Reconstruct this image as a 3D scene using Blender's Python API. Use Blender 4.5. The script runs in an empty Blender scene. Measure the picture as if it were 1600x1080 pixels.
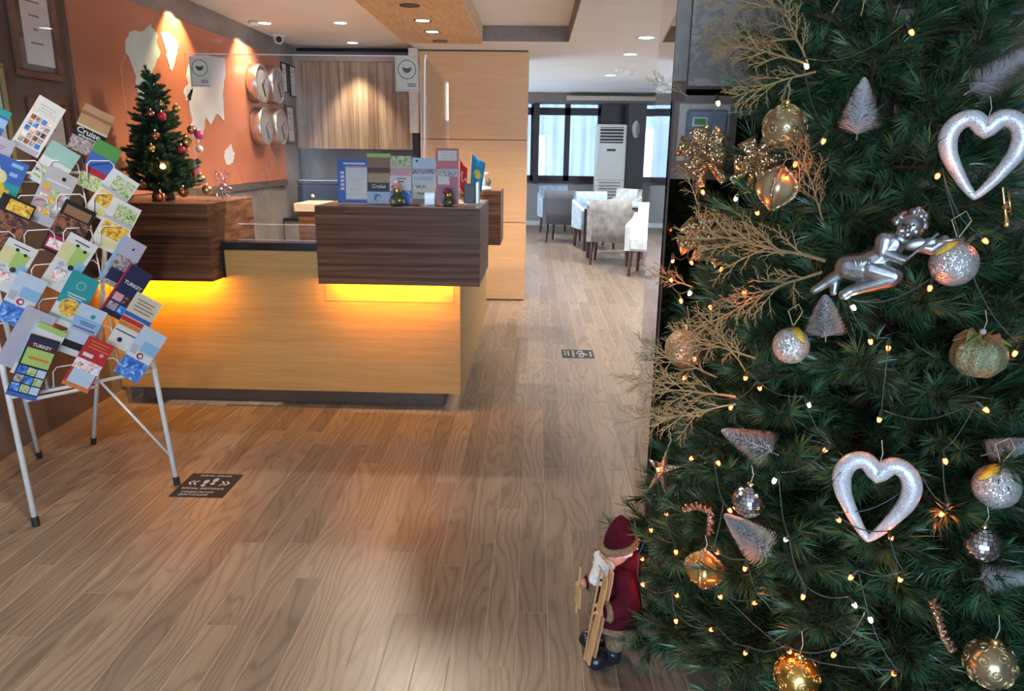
import bpy, math, random
import numpy as np
from mathutils import Vector, Matrix, Quaternion
random.seed(7)
SC = bpy.context.scene
COL = SC.collection
PI = math.pi

# ------------------------------------------------------------------ camera
def _n(v):
    v = np.array(v, float); return v / np.linalg.norm(v)
FPX, CAMH = 1144.0, 1.4
_Y = _n([37, -300, FPX]); _Z = -_n([-61, 4353, FPX])
_X = _n(np.cross(_Y, _Z)); _Z = _n(np.cross(_X, _Y))
cam_d = bpy.data.cameras.new('camera'); cam = bpy.data.objects.new('camera', cam_d); COL.objects.link(cam)
cam_d.sensor_width = 36.0; cam_d.lens = 36.0 * FPX / 1600.0; cam_d.clip_start = 0.02; cam_d.clip_end = 200
_r = Vector((_X[0], _Y[0], _Z[0])); _d = Vector((_X[1], _Y[1], _Z[1])); _f = Vector((_X[2], _Y[2], _Z[2]))
cam.matrix_world = Matrix(((_r.x, -_d.x, -_f.x, 0), (_r.y, -_d.y, -_f.y, 0), (_r.z, -_d.z, -_f.z, CAMH), (0, 0, 0, 1)))
SC.camera = cam
CAM = Vector((0, 0, CAMH))
def ray(px, py):
    return (_r * ((px - 800) / FPX) + _d * ((py - 540) / FPX) + _f)
def at_z(px, py, z=0.0):
    r = ray(px, py); return CAM + r * ((z - CAMH) / r.z)
def at_y(px, py, y):
    r = ray(px, py); return CAM + r * (y / r.y)
def at_x(px, py, x):
    r = ray(px, py); return CAM + r * (x / r.x)

# ------------------------------------------------------------------ view, world, large lights
SC.view_settings.view_transform = 'Standard'; SC.view_settings.look = 'None'
SC.view_settings.gamma = 1.0; SC.view_settings.use_curve_mapping = False
SC.view_settings.exposure = 0.92
W = bpy.data.worlds.new('daylight'); SC.world = W; W.use_nodes = True
bg = W.node_tree.nodes['Background']; bg.inputs[0].default_value = (0.64, 0.80, 1.0, 1); bg.inputs[1].default_value = 9.0

def light(name, kind, loc, energy, color=(1, 1, 1), size=0.1, size_y=None, rot=(0, 0, 0), spot=None, blend=0.5, portal=False, parent=None):
    ld = bpy.data.lights.new(name, kind); ld.energy = energy; ld.color = color
    if kind == 'AREA':
        ld.size = size
        if size_y: ld.shape = 'RECTANGLE'; ld.size_y = size_y
        if portal: ld.cycles.is_portal = True
    elif kind == 'SPOT':
        ld.shadow_soft_size = size; ld.spot_size = math.radians(spot); ld.spot_blend = blend
    else:
        ld.shadow_soft_size = size
    o = bpy.data.objects.new(name, ld); COL.objects.link(o); o.location = loc; o.rotation_euler = rot
    if parent: o.parent = parent
    return o
light('entrance_portal', 'AREA', (-.225, -2.62, 1.15), 1, size=2.75, size_y=2.2, rot=(PI/2, 0, 0), portal=True)

# ------------------------------------------------------------------ materials
MATS = {}
def new_mat(name):
    m = bpy.data.materials.new(name); m.use_nodes = True
    nt = m.node_tree; b = nt.nodes['Principled BSDF']
    return m, nt, b
def link(nt, a, b): nt.links.new(a, b)
def M(name, col=(.5, .5, .5), rough=.5, metal=0.0, noise=.10, scale=25.0, bump=0.0, emit=None, estr=0.0, coat=0.0, spec=.5, sheen=0.0, trans=0.0):
    if name in MATS: return MATS[name]
    m, nt, b = new_mat(name)
    tc = nt.nodes.new('ShaderNodeTexCoord'); nz = nt.nodes.new('ShaderNodeTexNoise')
    nz.inputs['Scale'].default_value = scale; nz.inputs['Detail'].default_value = 4
    link(nt, tc.outputs['Object'], nz.inputs['Vector'])
    rp = nt.nodes.new('ShaderNodeValToRGB')
    rp.color_ramp.elements[0].position = .3; rp.color_ramp.elements[1].position = .7
    rp.color_ramp.elements[0].color = tuple(max(0, c * (1 - noise)) for c in col) + (1,)
    rp.color_ramp.elements[1].color = tuple(min(1, c * (1 + noise)) for c in col) + (1,)
    link(nt, nz.outputs['Fac'], rp.inputs['Fac']); link(nt, rp.outputs['Color'], b.inputs['Base Color'])
    b.inputs['Roughness'].default_value = rough; b.inputs['Metallic'].default_value = metal
    b.inputs['Specular IOR Level'].default_value = spec
    if coat: b.inputs['Coat Weight'].default_value = coat; b.inputs['Coat Roughness'].default_value = .08
    if sheen: b.inputs['Sheen Weight'].default_value = sheen
    if trans: b.inputs['Transmission Weight'].default_value = trans
    if emit: b.inputs['Emission Color'].default_value = emit + (1,); b.inputs['Emission Strength'].default_value = estr
    if bump:
        bp = nt.nodes.new('ShaderNodeBump'); bp.inputs['Strength'].default_value = bump; bp.inputs['Distance'].default_value = .004
        link(nt, nz.outputs['Fac'], bp.inputs['Height']); link(nt, bp.outputs['Normal'], b.inputs['Normal'])
    MATS[name] = m; return m
def glitter(name, col, scale=700.0, amount=.55, rough=.28, col2=None, metal=.9):
    if name in MATS: return MATS[name]
    m, nt, b = new_mat(name)
    tc = nt.nodes.new('ShaderNodeTexCoord'); vo = nt.nodes.new('ShaderNodeTexVoronoi'); vo.inputs['Scale'].default_value = scale
    link(nt, tc.outputs['Object'], vo.inputs['Vector'])
    sub = nt.nodes.new('ShaderNodeVectorMath'); sub.operation = 'SUBTRACT'; sub.inputs[1].default_value = (.5, .5, .5)
    link(nt, vo.outputs['Color'], sub.inputs[0])
    sc = nt.nodes.new('ShaderNodeVectorMath'); sc.operation = 'SCALE'; sc.inputs['Scale'].default_value = amount * 2
    link(nt, sub.outputs[0], sc.inputs[0])
    ge = nt.nodes.new('ShaderNodeNewGeometry'); ad = nt.nodes.new('ShaderNodeVectorMath'); ad.operation = 'ADD'
    link(nt, ge.outputs['Normal'], ad.inputs[0]); link(nt, sc.outputs[0], ad.inputs[1])
    no = nt.nodes.new('ShaderNodeVectorMath'); no.operation = 'NORMALIZE'; link(nt, ad.outputs[0], no.inputs[0])
    link(nt, no.outputs[0], b.inputs['Normal'])
    rp = nt.nodes.new('ShaderNodeValToRGB'); c2 = col2 or tuple(min(1, c * 1.5) for c in col)
    rp.color_ramp.elements[0].color = tuple(c * .6 for c in col) + (1,); rp.color_ramp.elements[1].color = c2 + (1,)
    sx = nt.nodes.new('ShaderNodeSeparateXYZ'); link(nt, vo.outputs['Color'], sx.inputs[0]); link(nt, sx.outputs[0], rp.inputs['Fac'])
    link(nt, rp.outputs['Color'], b.inputs['Base Color'])
    b.inputs['Metallic'].default_value = metal; b.inputs['Roughness'].default_value = rough
    MATS[name] = m; return m
def wood(name, cols, stretch, scale=1.0, rough=.4, coat=0.0, dist=.5, rnd=False, bump=.0, spec=.5, pore=(.78, 1.15)):
    """stretch: per-axis frequency; the grain runs along the axis with the smallest number"""
    if name in MATS: return MATS[name]
    m, nt, b = new_mat(name)
    tc = nt.nodes.new('ShaderNodeTexCoord'); mp = nt.nodes.new('ShaderNodeMapping'); mp.inputs['Scale'].default_value = tuple(s * scale for s in stretch)
    src = tc.outputs['Object']
    if rnd:
        oi = nt.nodes.new('ShaderNodeObjectInfo'); ge = nt.nodes.new('ShaderNodeNewGeometry')
        ad = nt.nodes.new('ShaderNodeMath'); ad.operation = 'ADD'
        link(nt, oi.outputs['Random'], ad.inputs[0]); link(nt, ge.outputs['Random Per Island'], ad.inputs[1])
        fr = nt.nodes.new('ShaderNodeMath'); fr.operation = 'FRACT'; link(nt, ad.outputs[0], fr.inputs[0])
        ml = nt.nodes.new('ShaderNodeVectorMath'); ml.operation = 'SCALE'; ml.inputs[0].default_value = (3.7, 19.3, 7.1); link(nt, fr.outputs[0], ml.inputs['Scale'])
        av = nt.nodes.new('ShaderNodeVectorMath'); av.operation = 'ADD'; link(nt, src, av.inputs[0]); link(nt, ml.outputs[0], av.inputs[1]); src = av.outputs[0]
    link(nt, src, mp.inputs['Vector'])
    nz = nt.nodes.new('ShaderNodeTexNoise'); nz.inputs['Scale'].default_value = 1.0; nz.inputs['Detail'].default_value = 5; nz.inputs['Roughness'].default_value = .55; nz.inputs['Distortion'].default_value = dist
    link(nt, mp.outputs[0], nz.inputs['Vector'])
    rp = nt.nodes.new('ShaderNodeValToRGB'); el = rp.color_ramp.elements
    el[0].position = .30; el[0].color = cols[0] + (1,); el[1].position = .72; el[1].color = cols[-1] + (1,)
    for i, c in enumerate(cols[1:-1]):
        e = el.new(.30 + .42 * (i + 1) / (len(cols) - 1)); e.color = c + (1,)
    link(nt, nz.outputs['Fac'], rp.inputs['Fac'])
    # fine pores
    mp2 = nt.nodes.new('ShaderNodeMapping'); mp2.inputs['Scale'].default_value = tuple(s * scale * 6 for s in stretch); link(nt, src, mp2.inputs['Vector'])
    n2 = nt.nodes.new('ShaderNodeTexNoise'); n2.inputs['Scale'].default_value = 1.0; n2.inputs['Detail'].default_value = 2; link(nt, mp2.outputs[0], n2.inputs['Vector'])
    mr = nt.nodes.new('ShaderNodeMapRange'); mr.inputs['From Min'].default_value = .3; mr.inputs['From Max'].default_value = .7; mr.inputs['To Min'].default_value = pore[0]; mr.inputs['To Max'].default_value = pore[1]
    link(nt, n2.outputs['Fac'], mr.inputs['Value'])
    mx = nt.nodes.new('ShaderNodeMix'); mx.data_type = 'RGBA'; mx.blend_type = 'MULTIPLY'; mx.inputs['Factor'].default_value = 1.0
    link(nt, rp.outputs['Color'], mx.inputs['A']); link(nt, mr.outputs[0], mx.inputs['B']); out = mx.outputs['Result']
    if rnd:
        mr2 = nt.nodes.new('ShaderNodeMapRange'); mr2.inputs['To Min'].default_value = .80; mr2.inputs['To Max'].default_value = 1.18; link(nt, fr.outputs[0], mr2.inputs['Value'])
        m2 = nt.nodes.new('ShaderNodeMix'); m2.data_type = 'RGBA'; m2.blend_type = 'MULTIPLY'; m2.inputs['Factor'].default_value = 1.0
        link(nt, out, m2.inputs['A']); link(nt, mr2.outputs[0], m2.inputs['B']); out = m2.outputs['Result']
    link(nt, out, b.inputs['Base Color']); b.inputs['Roughness'].default_value = rough; b.inputs['Specular IOR Level'].default_value = spec
    if coat: b.inputs['Coat Weight'].default_value = coat; b.inputs['Coat Roughness'].default_value = .12
    if bump:
        bp = nt.nodes.new('ShaderNodeBump'); bp.inputs['Strength'].default_value = bump; bp.inputs['Distance'].default_value = .002
        link(nt, n2.outputs['Fac'], bp.inputs['Height']); link(nt, bp.outputs['Normal'], b.inputs['Normal'])
    MATS[name] = m; return m
def glass(name, tint=(1, 1, 1), refl=.06, rough=.0, top=.6):
    if name in MATS: return MATS[name]
    m = bpy.data.materials.new(name); m.use_nodes = True; nt = m.node_tree; nt.nodes.clear()
    o = nt.nodes.new('ShaderNodeOutputMaterial'); t = nt.nodes.new('ShaderNodeBsdfTransparent'); t.inputs[0].default_value = tint + (1,)
    g = nt.nodes.new('ShaderNodeBsdfGlossy'); g.inputs['Roughness'].default_value = rough
    fz = nt.nodes.new('ShaderNodeLayerWeight'); fz.inputs['Blend'].default_value = .25
    mr = nt.nodes.new('ShaderNodeMapRange'); mr.inputs['To Min'].default_value = refl; mr.inputs['To Max'].default_value = top; link(nt, fz.outputs['Fresnel'], mr.inputs['Value'])
    mx = nt.nodes.new('ShaderNodeMixShader'); link(nt, mr.outputs[0], mx.inputs[0]); link(nt, t.outputs[0], mx.inputs[1]); link(nt, g.outputs[0], mx.inputs[2]); link(nt, mx.outputs[0], o.inputs[0])
    MATS[name] = m; return m
def marble(name, c0, c1, c2, scale=1.6, rough=.25):
    if name in MATS: return MATS[name]
    m, nt, b = new_mat(name)
    tc = nt.nodes.new('ShaderNodeTexCoord'); nz = nt.nodes.new('ShaderNodeTexNoise'); nz.inputs['Scale'].default_value = scale; nz.inputs['Detail'].default_value = 8; nz.inputs['Distortion'].default_value = 1.6
    link(nt, tc.outputs['Object'], nz.inputs['Vector'])
    rp = nt.nodes.new('ShaderNodeValToRGB'); el = rp.color_ramp.elements
    el[0].position = .3; el[0].color = c0 + (1,); el[1].position = .75; el[1].color = c2 + (1,); e = el.new(.55); e.color = c1 + (1,)
    link(nt, nz.outputs['Fac'], rp.inputs['Fac']); link(nt, rp.outputs['Color'], b.inputs['Base Color']); b.inputs['Roughness'].default_value = rough
    MATS[name] = m; return m
def photo(name, cols, scale=60.0):
    """printed picture: blotches of several inks"""
    if name in MATS: return MATS[name]
    m, nt, b = new_mat(name)
    tc = nt.nodes.new('ShaderNodeTexCoord'); nz = nt.nodes.new('ShaderNodeTexNoise'); nz.inputs['Scale'].default_value = scale; nz.inputs['Detail'].default_value = 3; nz.inputs['Distortion'].default_value = 1.0
    link(nt, tc.outputs['Object'], nz.inputs['Vector'])
    rp = nt.nodes.new('ShaderNodeValToRGB'); el = rp.color_ramp.elements; rp.color_ramp.interpolation = 'EASE'
    el[0].position = .32; el[0].color = cols[0] + (1,); el[1].position = .68; el[1].color = cols[-1] + (1,)
    for i, c in enumerate(cols[1:-1]):
        e = el.new(.32 + .36 * (i + 1) / (len(cols) - 1)); e.color = c + (1,)
    link(nt, nz.outputs['Fac'], rp.inputs['Fac']); link(nt, rp.outputs['Color'], b.inputs['Base Color']); b.inputs['Roughness'].default_value = .35
    MATS[name] = m; return m

# ------------------------------------------------------------------ mesh helpers
class MB:
    def __init__(s): s.v = []; s.f = []; s.m = []
    def add(s, vs, fs, mi=0):
        o = len(s.v); s.v += [tuple(p) for p in vs]; s.f += [tuple(i + o for i in f) for f in fs]; s.m += [mi] * len(fs)
    def box(s, a, b, mi=0, bev=0.0):
        x0, y0, z0 = (min(p, q) for p, q in zip(a, b)); x1, y1, z1 = (max(p, q) for p, q in zip(a, b))
        if bev <= 0:
            s.add([(x0, y0, z0), (x1, y0, z0), (x1, y1, z0), (x0, y1, z0), (x0, y0, z1), (x1, y0, z1), (x1, y1, z1), (x0, y1, z1)],
                  [(0, 3, 2, 1), (4, 5, 6, 7), (0, 1, 5, 4), (1, 2, 6, 5), (2, 3, 7, 6), (3, 0, 4, 7)], mi); return s
        c = bev; vs = []; idx = {}
        for sx, X in ((0, (x0, x1)), (1, (x0, x1))):
            pass
        def corner(i, j, k):
            X = (x0, x1)[i]; Y = (y0, y1)[j]; Z = (z0, z1)[k]; dx = c if i == 0 else -c; dy = c if j == 0 else -c; dz = c if k == 0 else -c
            r = []
            for w, p in enumerate(((X, Y + dy, Z + dz), (X + dx, Y, Z + dz), (X + dx, Y + dy, Z))):
                idx[(i, j, k, w)] = len(vs); vs.append(p)
        for i in (0, 1):
            for j in (0, 1):
                for k in (0, 1): corner(i, j, k)
        I = idx; fs = []
        for i in (0, 1):
            q = [I[(i, 0, 0, 0)], I[(i, 1, 0, 0)], I[(i, 1, 1, 0)], I[(i, 0, 1, 0)]]; fs.append(tuple(q if i else q[::-1]))
            q = [I[(0, i, 0, 1)], I[(1, i, 0, 1)], I[(1, i, 1, 1)], I[(0, i, 1, 1)]]; fs.append(tuple(q[::-1] if i else q))
            q = [I[(0, 0, i, 2)], I[(1, 0, i, 2)], I[(1, 1, i, 2)], I[(0, 1, i, 2)]]; fs.append(tuple(q if i else q[::-1]))
        for j in (0, 1):
            for k in (0, 1):
                q = [I[(0, j, k, 1)], I[(1, j, k, 1)], I[(1, j, k, 2)], I[(0, j, k, 2)]]; fs.append(tuple(q if (j ^ k) else q[::-1]))
                q = [I[(j, 0, k, 0)], I[(j, 1, k, 0)], I[(j, 1, k, 2)], I[(j, 0, k, 2)]]; fs.append(tuple(q[::-1] if (j ^ k) else q))
                q = [I[(j, k, 0, 0)], I[(j, k, 1, 0)], I[(j, k, 1, 1)], I[(j, k, 0, 1)]]; fs.append(tuple(q if (j ^ k) else q[::-1]))
        for i in (0, 1):
            for j in (0, 1):
                for k in (0, 1):
                    q = [I[(i, j, k, 0)], I[(i, j, k, 1)], I[(i, j, k, 2)]]; fs.append(tuple(q if (i + j + k) % 2 else q[::-1]))
        s.add(vs, fs, mi); return s
    def tube(s, pts, r, n=6, mi=0, closed=False, cap=True):
        pts = [Vector(p) for p in pts]; N = len(pts); rr = r if isinstance(r, (list, tuple)) else [r] * N
        up = None; o = len(s.v); rings = []
        for i, p in enumerate(pts):
            if closed: t = (pts[(i + 1) % N] - pts[i - 1])
            else: t = pts[min(i + 1, N - 1)] - pts[max(i - 1, 0)]
            t = t.normalized() if t.length > 1e-9 else Vector((0, 0, 1))
            if up is None:
                a = Vector((0, 0, 1)) if abs(t.z) < .9 else Vector((1, 0, 0)); up = (a - t * a.dot(t)).normalized()
            else:
                up = up - t * up.dot(t); up = up.normalized() if up.length > 1e-6 else t.orthogonal().normalized()
            sd = t.cross(up)
            for k in range(n):
                a = 2 * PI * k / n; s.v.append(tuple(p + (up * math.cos(a) + sd * math.sin(a)) * rr[i]))
        for i in range(N if closed else N - 1):
            j = (i + 1) % N
            for k in range(n):
                l = (k + 1) % n; s.f.append((o + i * n + k, o + i * n + l, o + j * n + l, o + j * n + k)); s.m.append(mi)
        if cap and not closed:
            s.f.append(tuple(o + k for k in range(n))[::-1]); s.m.append(mi); s.f.append(tuple(o + (N - 1) * n + k for k in range(n))); s.m.append(mi)
        return s
    def lathe(s, prof, n=24, mi=0, c=(0, 0, 0), axis='Z', lobes=0, amp=0.0):
        o = len(s.v); N = len(prof)
        for r, z in prof:
            for k in range(n):
                a = 2 * PI * k / n; q = r * (1 + amp * math.cos(lobes * a)) if lobes else r
                p = (q * math.cos(a), q * math.sin(a), z)
                if axis == 'Y': p = (p[0], -p[2], p[1])
                if axis == 'X': p = (p[2], p[0], p[1])
                s.v.append((p[0] + c[0], p[1] + c[1], p[2] + c[2]))
        for i in range(N - 1):
            for k in range(n):
                l = (k + 1) % n; s.f.append((o + i * n + k, o + i * n + l, o + (i + 1) * n + l, o + (i + 1) * n + k)); s.m.append(mi)
        s.f.append(tuple(o + k for k in range(n))[::-1]); s.m.append(mi); s.f.append(tuple(o + (N - 1) * n + k for k in range(n))); s.m.append(mi)
        return s
    def ball(s, c, r, n=16, mi=0, rot=None):
        r = (r, r, r) if not isinstance(r, (tuple, list)) else r
        h = max(4, n // 2); o = len(s.v)
        for i in range(h + 1):
            th = PI * i / h
            for k in range(n):
                a = 2 * PI * k / n; p = Vector((math.sin(th) * math.cos(a) * r[0], math.sin(th) * math.sin(a) * r[1], math.cos(th) * r[2]))
                if rot is not None: p = rot @ p
                s.v.append((p.x + c[0], p.y + c[1], p.z + c[2]))
        for i in range(h):
            for k in range(n):
                l = (k + 1) % n; s.f.append((o + i * n + k, o + (i + 1) * n + k, o + (i + 1) * n + l, o + i * n + l)); s.m.append(mi)
        return s
    def prism(s, poly, d0, d1, mi=0, fn=None):
        """poly: 2d outline (counter clockwise); fn(x, y, d) -> 3d"""
        n = len(poly); fn = fn or (lambda x, y, d: (x, y, d))
        vs = [fn(x, y, d0) for x, y in poly] + [fn(x, y, d1) for x, y in poly]
        fs = [tuple(range(n))[::-1], tuple(range(n, 2 * n))] + [(i, (i + 1) % n, n + (i + 1) % n, n + i) for i in range(n)]
        s.add(vs, fs, mi); return s
    def build(s, name, mats, parent=None, smooth=False, loc=None, rot=None):
        me = bpy.data.meshes.new(name); me.from_pydata(s.v, [], s.f)
        mats = mats if isinstance(mats, (list, tuple)) else [mats]
        for m in mats: me.materials.append(m)
        if len(mats) > 1: me.polygons.foreach_set('material_index', s.m)
        if smooth: me.polygons.foreach_set('use_smooth', [True] * len(me.polygons))
        me.update()
        o = bpy.data.objects.new(name, me); COL.objects.link(o)
        if parent: o.parent = parent
        if loc is not None: o.location = loc
        if rot is not None: o.rotation_euler = rot
        return o
def inst(name, me, parent=None, mat=None):
    o = bpy.data.objects.new(name, me); COL.objects.link(o)
    if parent: o.parent = parent
    if mat is not None: o.matrix_local = mat
    return o
def tag(o, label, cat, group=None):
    o['label'] = label; o['category'] = cat
    if group: o['group'] = group
    return o
def thing(name, label, cat, loc=(0, 0, 0), rz=0.0, group=None):
    o = bpy.data.objects.new(name, None); COL.objects.link(o); o.empty_display_size = .05
    o.location = loc; o.rotation_euler = (0, 0, rz); return tag(o, label, cat, group)
def struct(o): o['kind'] = 'structure'; return o
def bx(name, a, b, mat, parent=None, bev=0.0, smooth=False): return MB().box(a, b, 0, bev).build(name, mat, parent, smooth)
def plabel(o, l): o['label'] = l; return o
def lettering(string, size, mat, parent, loc, rot, align='CENTER', depth=.0004, name='lettering', width=None, bold=0.0):
    cu = bpy.data.curves.new(name, 'FONT'); cu.body = string; cu.size = size; cu.align_x = align; cu.align_y = 'CENTER'; cu.extrude = depth; cu.offset = bold
    cu.materials.append(mat); tmp = bpy.data.objects.new(name, cu); me = bpy.data.meshes.new_from_object(tmp); bpy.data.objects.remove(tmp); me.name = name
    o = bpy.data.objects.new(name, me); COL.objects.link(o); o.parent = parent; o.location = loc; o.rotation_euler = rot
    if width: o.scale = (width, 1, 1)
    return o
def smoothing(o, voxel, it=6):
    r = o.modifiers.new('remesh', 'REMESH'); r.mode = 'VOXEL'; r.voxel_size = voxel; r.use_smooth_shade = True
    s = o.modifiers.new('smooth', 'SMOOTH'); s.factor = .5; s.iterations = it
    return o
def capsule(mb, a, b, ra, rb, n=12):
    a = Vector(a); b = Vector(b); k = 6
    mb.tube([a.lerp(b, t / k) for t in range(k + 1)], [ra + (rb - ra) * t / k for t in range(k + 1)], n)
    mb.ball(a, ra, n); mb.ball(b, rb, n)

# ------------------------------------------------------------------ shared materials
def oak_floor():
    m, nt, b = new_mat('oak_plank'); N = nt.nodes.new
    tc = N('ShaderNodeTexCoord'); oi = N('ShaderNodeObjectInfo'); ge = N('ShaderNodeNewGeometry')
    ad = N('ShaderNodeMath'); ad.operation = 'ADD'; link(nt, oi.outputs['Random'], ad.inputs[0]); link(nt, ge.outputs['Random Per Island'], ad.inputs[1])
    fr = N('ShaderNodeMath'); fr.operation = 'FRACT'; link(nt, ad.outputs[0], fr.inputs[0])
    ml = N('ShaderNodeVectorMath'); ml.operation = 'SCALE'; ml.inputs[0].default_value = (3.7, 19.3, 7.1); link(nt, fr.outputs[0], ml.inputs['Scale'])
    av = N('ShaderNodeVectorMath'); av.operation = 'ADD'; link(nt, tc.outputs['Object'], av.inputs[0]); link(nt, ml.outputs[0], av.inputs[1])
    def mapped(sc):
        mp = N('ShaderNodeMapping'); mp.inputs['Scale'].default_value = sc; link(nt, av.outputs[0], mp.inputs['Vector']); return mp.outputs[0]
    # cathedral growth rings
    n0 = N('ShaderNodeTexNoise'); n0.inputs['Scale'].default_value = 1; n0.inputs['Detail'].default_value = 2; n0.inputs['Roughness'].default_value = .4; link(nt, mapped((7, 1.5, 7)), n0.inputs['Vector'])
    sx = N('ShaderNodeSeparateXYZ'); link(nt, av.outputs[0], sx.inputs[0])
    ph = N('ShaderNodeMath'); ph.operation = 'MULTIPLY_ADD'; link(nt, n0.outputs['Fac'], ph.inputs[0]); ph.inputs[1].default_value = 58.0; px_ = N('ShaderNodeMath'); px_.operation = 'MULTIPLY'; link(nt, sx.outputs[0], px_.inputs[0]); px_.inputs[1].default_value = 210.0; link(nt, px_.outputs[0], ph.inputs[2])
    wv_ = N('ShaderNodeMath'); wv_.operation = 'SINE'; link(nt, ph.outputs[0], wv_.inputs[0]); wv = N('ShaderNodeMath'); wv.operation = 'MULTIPLY_ADD'; link(nt, wv_.outputs[0], wv.inputs[0]); wv.inputs[1].default_value = .5; wv.inputs[2].default_value = .5
    n1 = N('ShaderNodeTexNoise'); n1.inputs['Scale'].default_value = 1; n1.inputs['Detail'].default_value = 3; link(nt, mapped((300, 7, 30)), n1.inputs['Vector'])
    n2 = N('ShaderNodeTexNoise'); n2.inputs['Scale'].default_value = 1; n2.inputs['Detail'].default_value = 3; link(nt, mapped((9, 1.2, 9)), n2.inputs['Vector'])
    rp = N('ShaderNodeValToRGB'); el = rp.color_ramp.elements; el[0].position = .0; el[0].color = (.196, .141, .100, 1); el[1].position = .9; el[1].color = (.284, .212, .153, 1); e = el.new(.22); e.color = (.256, .190, .136, 1)
    link(nt, wv.outputs[0], rp.inputs['Fac'])
    def mul(col, fac, lo, hi, f0=.3, f1=.7):
        mr = N('ShaderNodeMapRange'); mr.inputs['From Min'].default_value = f0; mr.inputs['From Max'].default_value = f1; mr.inputs['To Min'].default_value = lo; mr.inputs['To Max'].default_value = hi; link(nt, fac, mr.inputs['Value'])
        mx = N('ShaderNodeMix'); mx.data_type = 'RGBA'; mx.blend_type = 'MULTIPLY'; mx.inputs['Factor'].default_value = 1; link(nt, col, mx.inputs['A']); link(nt, mr.outputs[0], mx.inputs['B']); return mx.outputs['Result']
    c = mul(rp.outputs['Color'], n1.outputs['Fac'], .80, 1.12); c = mul(c, n2.outputs['Fac'], .88, 1.10); c = mul(c, fr.outputs[0], .82, 1.18, 0, 1)
    link(nt, c, b.inputs['Base Color']); b.inputs['Roughness'].default_value = .36
    bp = N('ShaderNodeBump'); bp.inputs['Strength'].default_value = .10; bp.inputs['Distance'].default_value = .001; link(nt, n1.outputs['Fac'], bp.inputs['Height']); link(nt, bp.outputs['Normal'], b.inputs['Normal'])
    return m
m_floor = oak_floor()
m_grout = M('pale_grout', (.45, .365, .275), .8)
m_dark_wood = wood('dark_zebrano', [(.034, .012, .006), (.118, .051, .026), (.215, .106, .057)], (1.1, 6, 46), rough=.38, dist=.5, spec=.15)
m_oak = wood('honey_oak_veneer', [(.42, .215, .055), (.46, .245, .068), (.50, .275, .082)], (1.2, 1.2, 30), rough=.45, dist=.4, pore=(.88, 1.08))
m_tan = wood('tan_beech_panel', [(.56, .31, .140), (.575, .322, .147), (.59, .335, .155)], (1.0, 1.0, 14), rough=.42, dist=.3, pore=(.94, 1.04))
m_beam = wood('tan_beech_beam', [(.62, .39, .205), (.66, .42, .225), (.70, .45, .25)], (8, 1.0, 8), rough=.4, dist=.3)
m_zebra = wood('pale_zebrano', [(.16, .09, .05), (.36, .235, .14), (.50, .35, .22)], (24, 6, .8), rough=.4, dist=.3)
m_marble = marble('taupe_marble', (.15, .135, .125), (.24, .22, .21), (.33, .315, .31), 1.5, .28)
m_ceil = M('ceiling_paint', (.82, .80, .77), .8, noise=.03, scale=3)
m_wallbrown = M('brown_wall_paint', (.13, .088, .066), .55, noise=.15, scale=3)
m_black = M('black_stone', (.012, .012, .014), .18)
m_white = M('white_enamel', (.80, .78, .74), .35, noise=.03)
m_silver = M('brushed_silver', (.72, .72, .72), .28, 1.0, noise=.05)
m_chrome = M('chrome', (.85, .85, .85), .08, 1.0, noise=.02)
m_rubber = M('black_rubber', (.015, .014, .014), .6)
m_darkframe = M('dark_window_frame', (.022, .016, .018), .4)
m_glass = glass('window_glass', (.93, .97, 1.0), .05)
m_plexi = glass('acrylic_sheet', (.985, .98, .99), .02)
m_picglass = glass('picture_glass', (1, 1, 1), .02, .0, .12)
m_edge = M('acrylic_edge_glow', (.93, .95, 1.0), .25, noise=.02)  # light caught in the clear edges is put into this near-white colour
m_paper = M('white_paper', (.82, .82, .80), .5, noise=.03)
m_ink = M('black_ink', (.03, .03, .035), .5)

# ------------------------------------------------------------------ floor
XW, XR, YF, YB = -2.29, 4.6, -2.7, 14.95
floor = struct(MB().box((XW - .2, YF, -.15), (XR, YB + .2, -.0008)).build('floor', m_grout))
PW, PL, GAP = .0945, .95, .0023
def plank_mesh():
    return MB().box((GAP / 2, GAP / 2, -.0035), (PW - GAP / 2, PL - GAP / 2, 0.0), 0, .0006).build('plank', m_floor)
_pm = plank_mesh(); pme = _pm.data; bpy.data.objects.remove(_pm)
rows = []; rp = random.Random(3)
nx = int((XR - XW) / PW) + 2
for i in range(nx):
    x = XW - .1 + i * PW; off = rp.random() * PL
    y = YF - off
    while y < YB:
        rows.append((x, y)); y += PL
def visible(x, y):
    c = Vector((x + PW / 2, y + PL / 2, 0)) - CAM; d = c.dot(_f)
    if d < .3: return None
    px = 800 + FPX * c.dot(_r) / d; py = 540 + FPX * c.dot(_d) / d
    if -40 < px < 1640 and 200 < py < 1500: return d
    return None
def hidden(x, y):
    if y + PL < 0.9: return True
    if x < -.5 and y > 4.1: return True
    if x > .48 and 2.75 < y < 9 and x > .17 * (y + PL): return True
    return False
cand = []; rest = []
for x, y in rows:
    d = visible(x, y)
    if d is None or hidden(x, y): rest.append((x, y))
    else: cand.append((d, x, y))
cand.sort(); near = cand[:290]; rest += [(x, y) for _, x, y in cand[290:]]
for d, x, y in near:
    inst('plank', pme, floor, Matrix.Translation((x, y, 0)))
mb = MB()
for x, y in rest:
    x0, x1 = max(x + GAP / 2, XW - .2), min(x + PW - GAP / 2, XR); y0, y1 = max(y + GAP / 2, YF), min(y + PL - GAP / 2, YB + .1)
    if x1 - x0 > .01 and y1 - y0 > .02: mb.box((x0, y0, -.0035), (x1, y1, 0), 0, .0006)
o = mb.build('distant_planks', m_floor, floor); o['kind'] = 'stuff'

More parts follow.
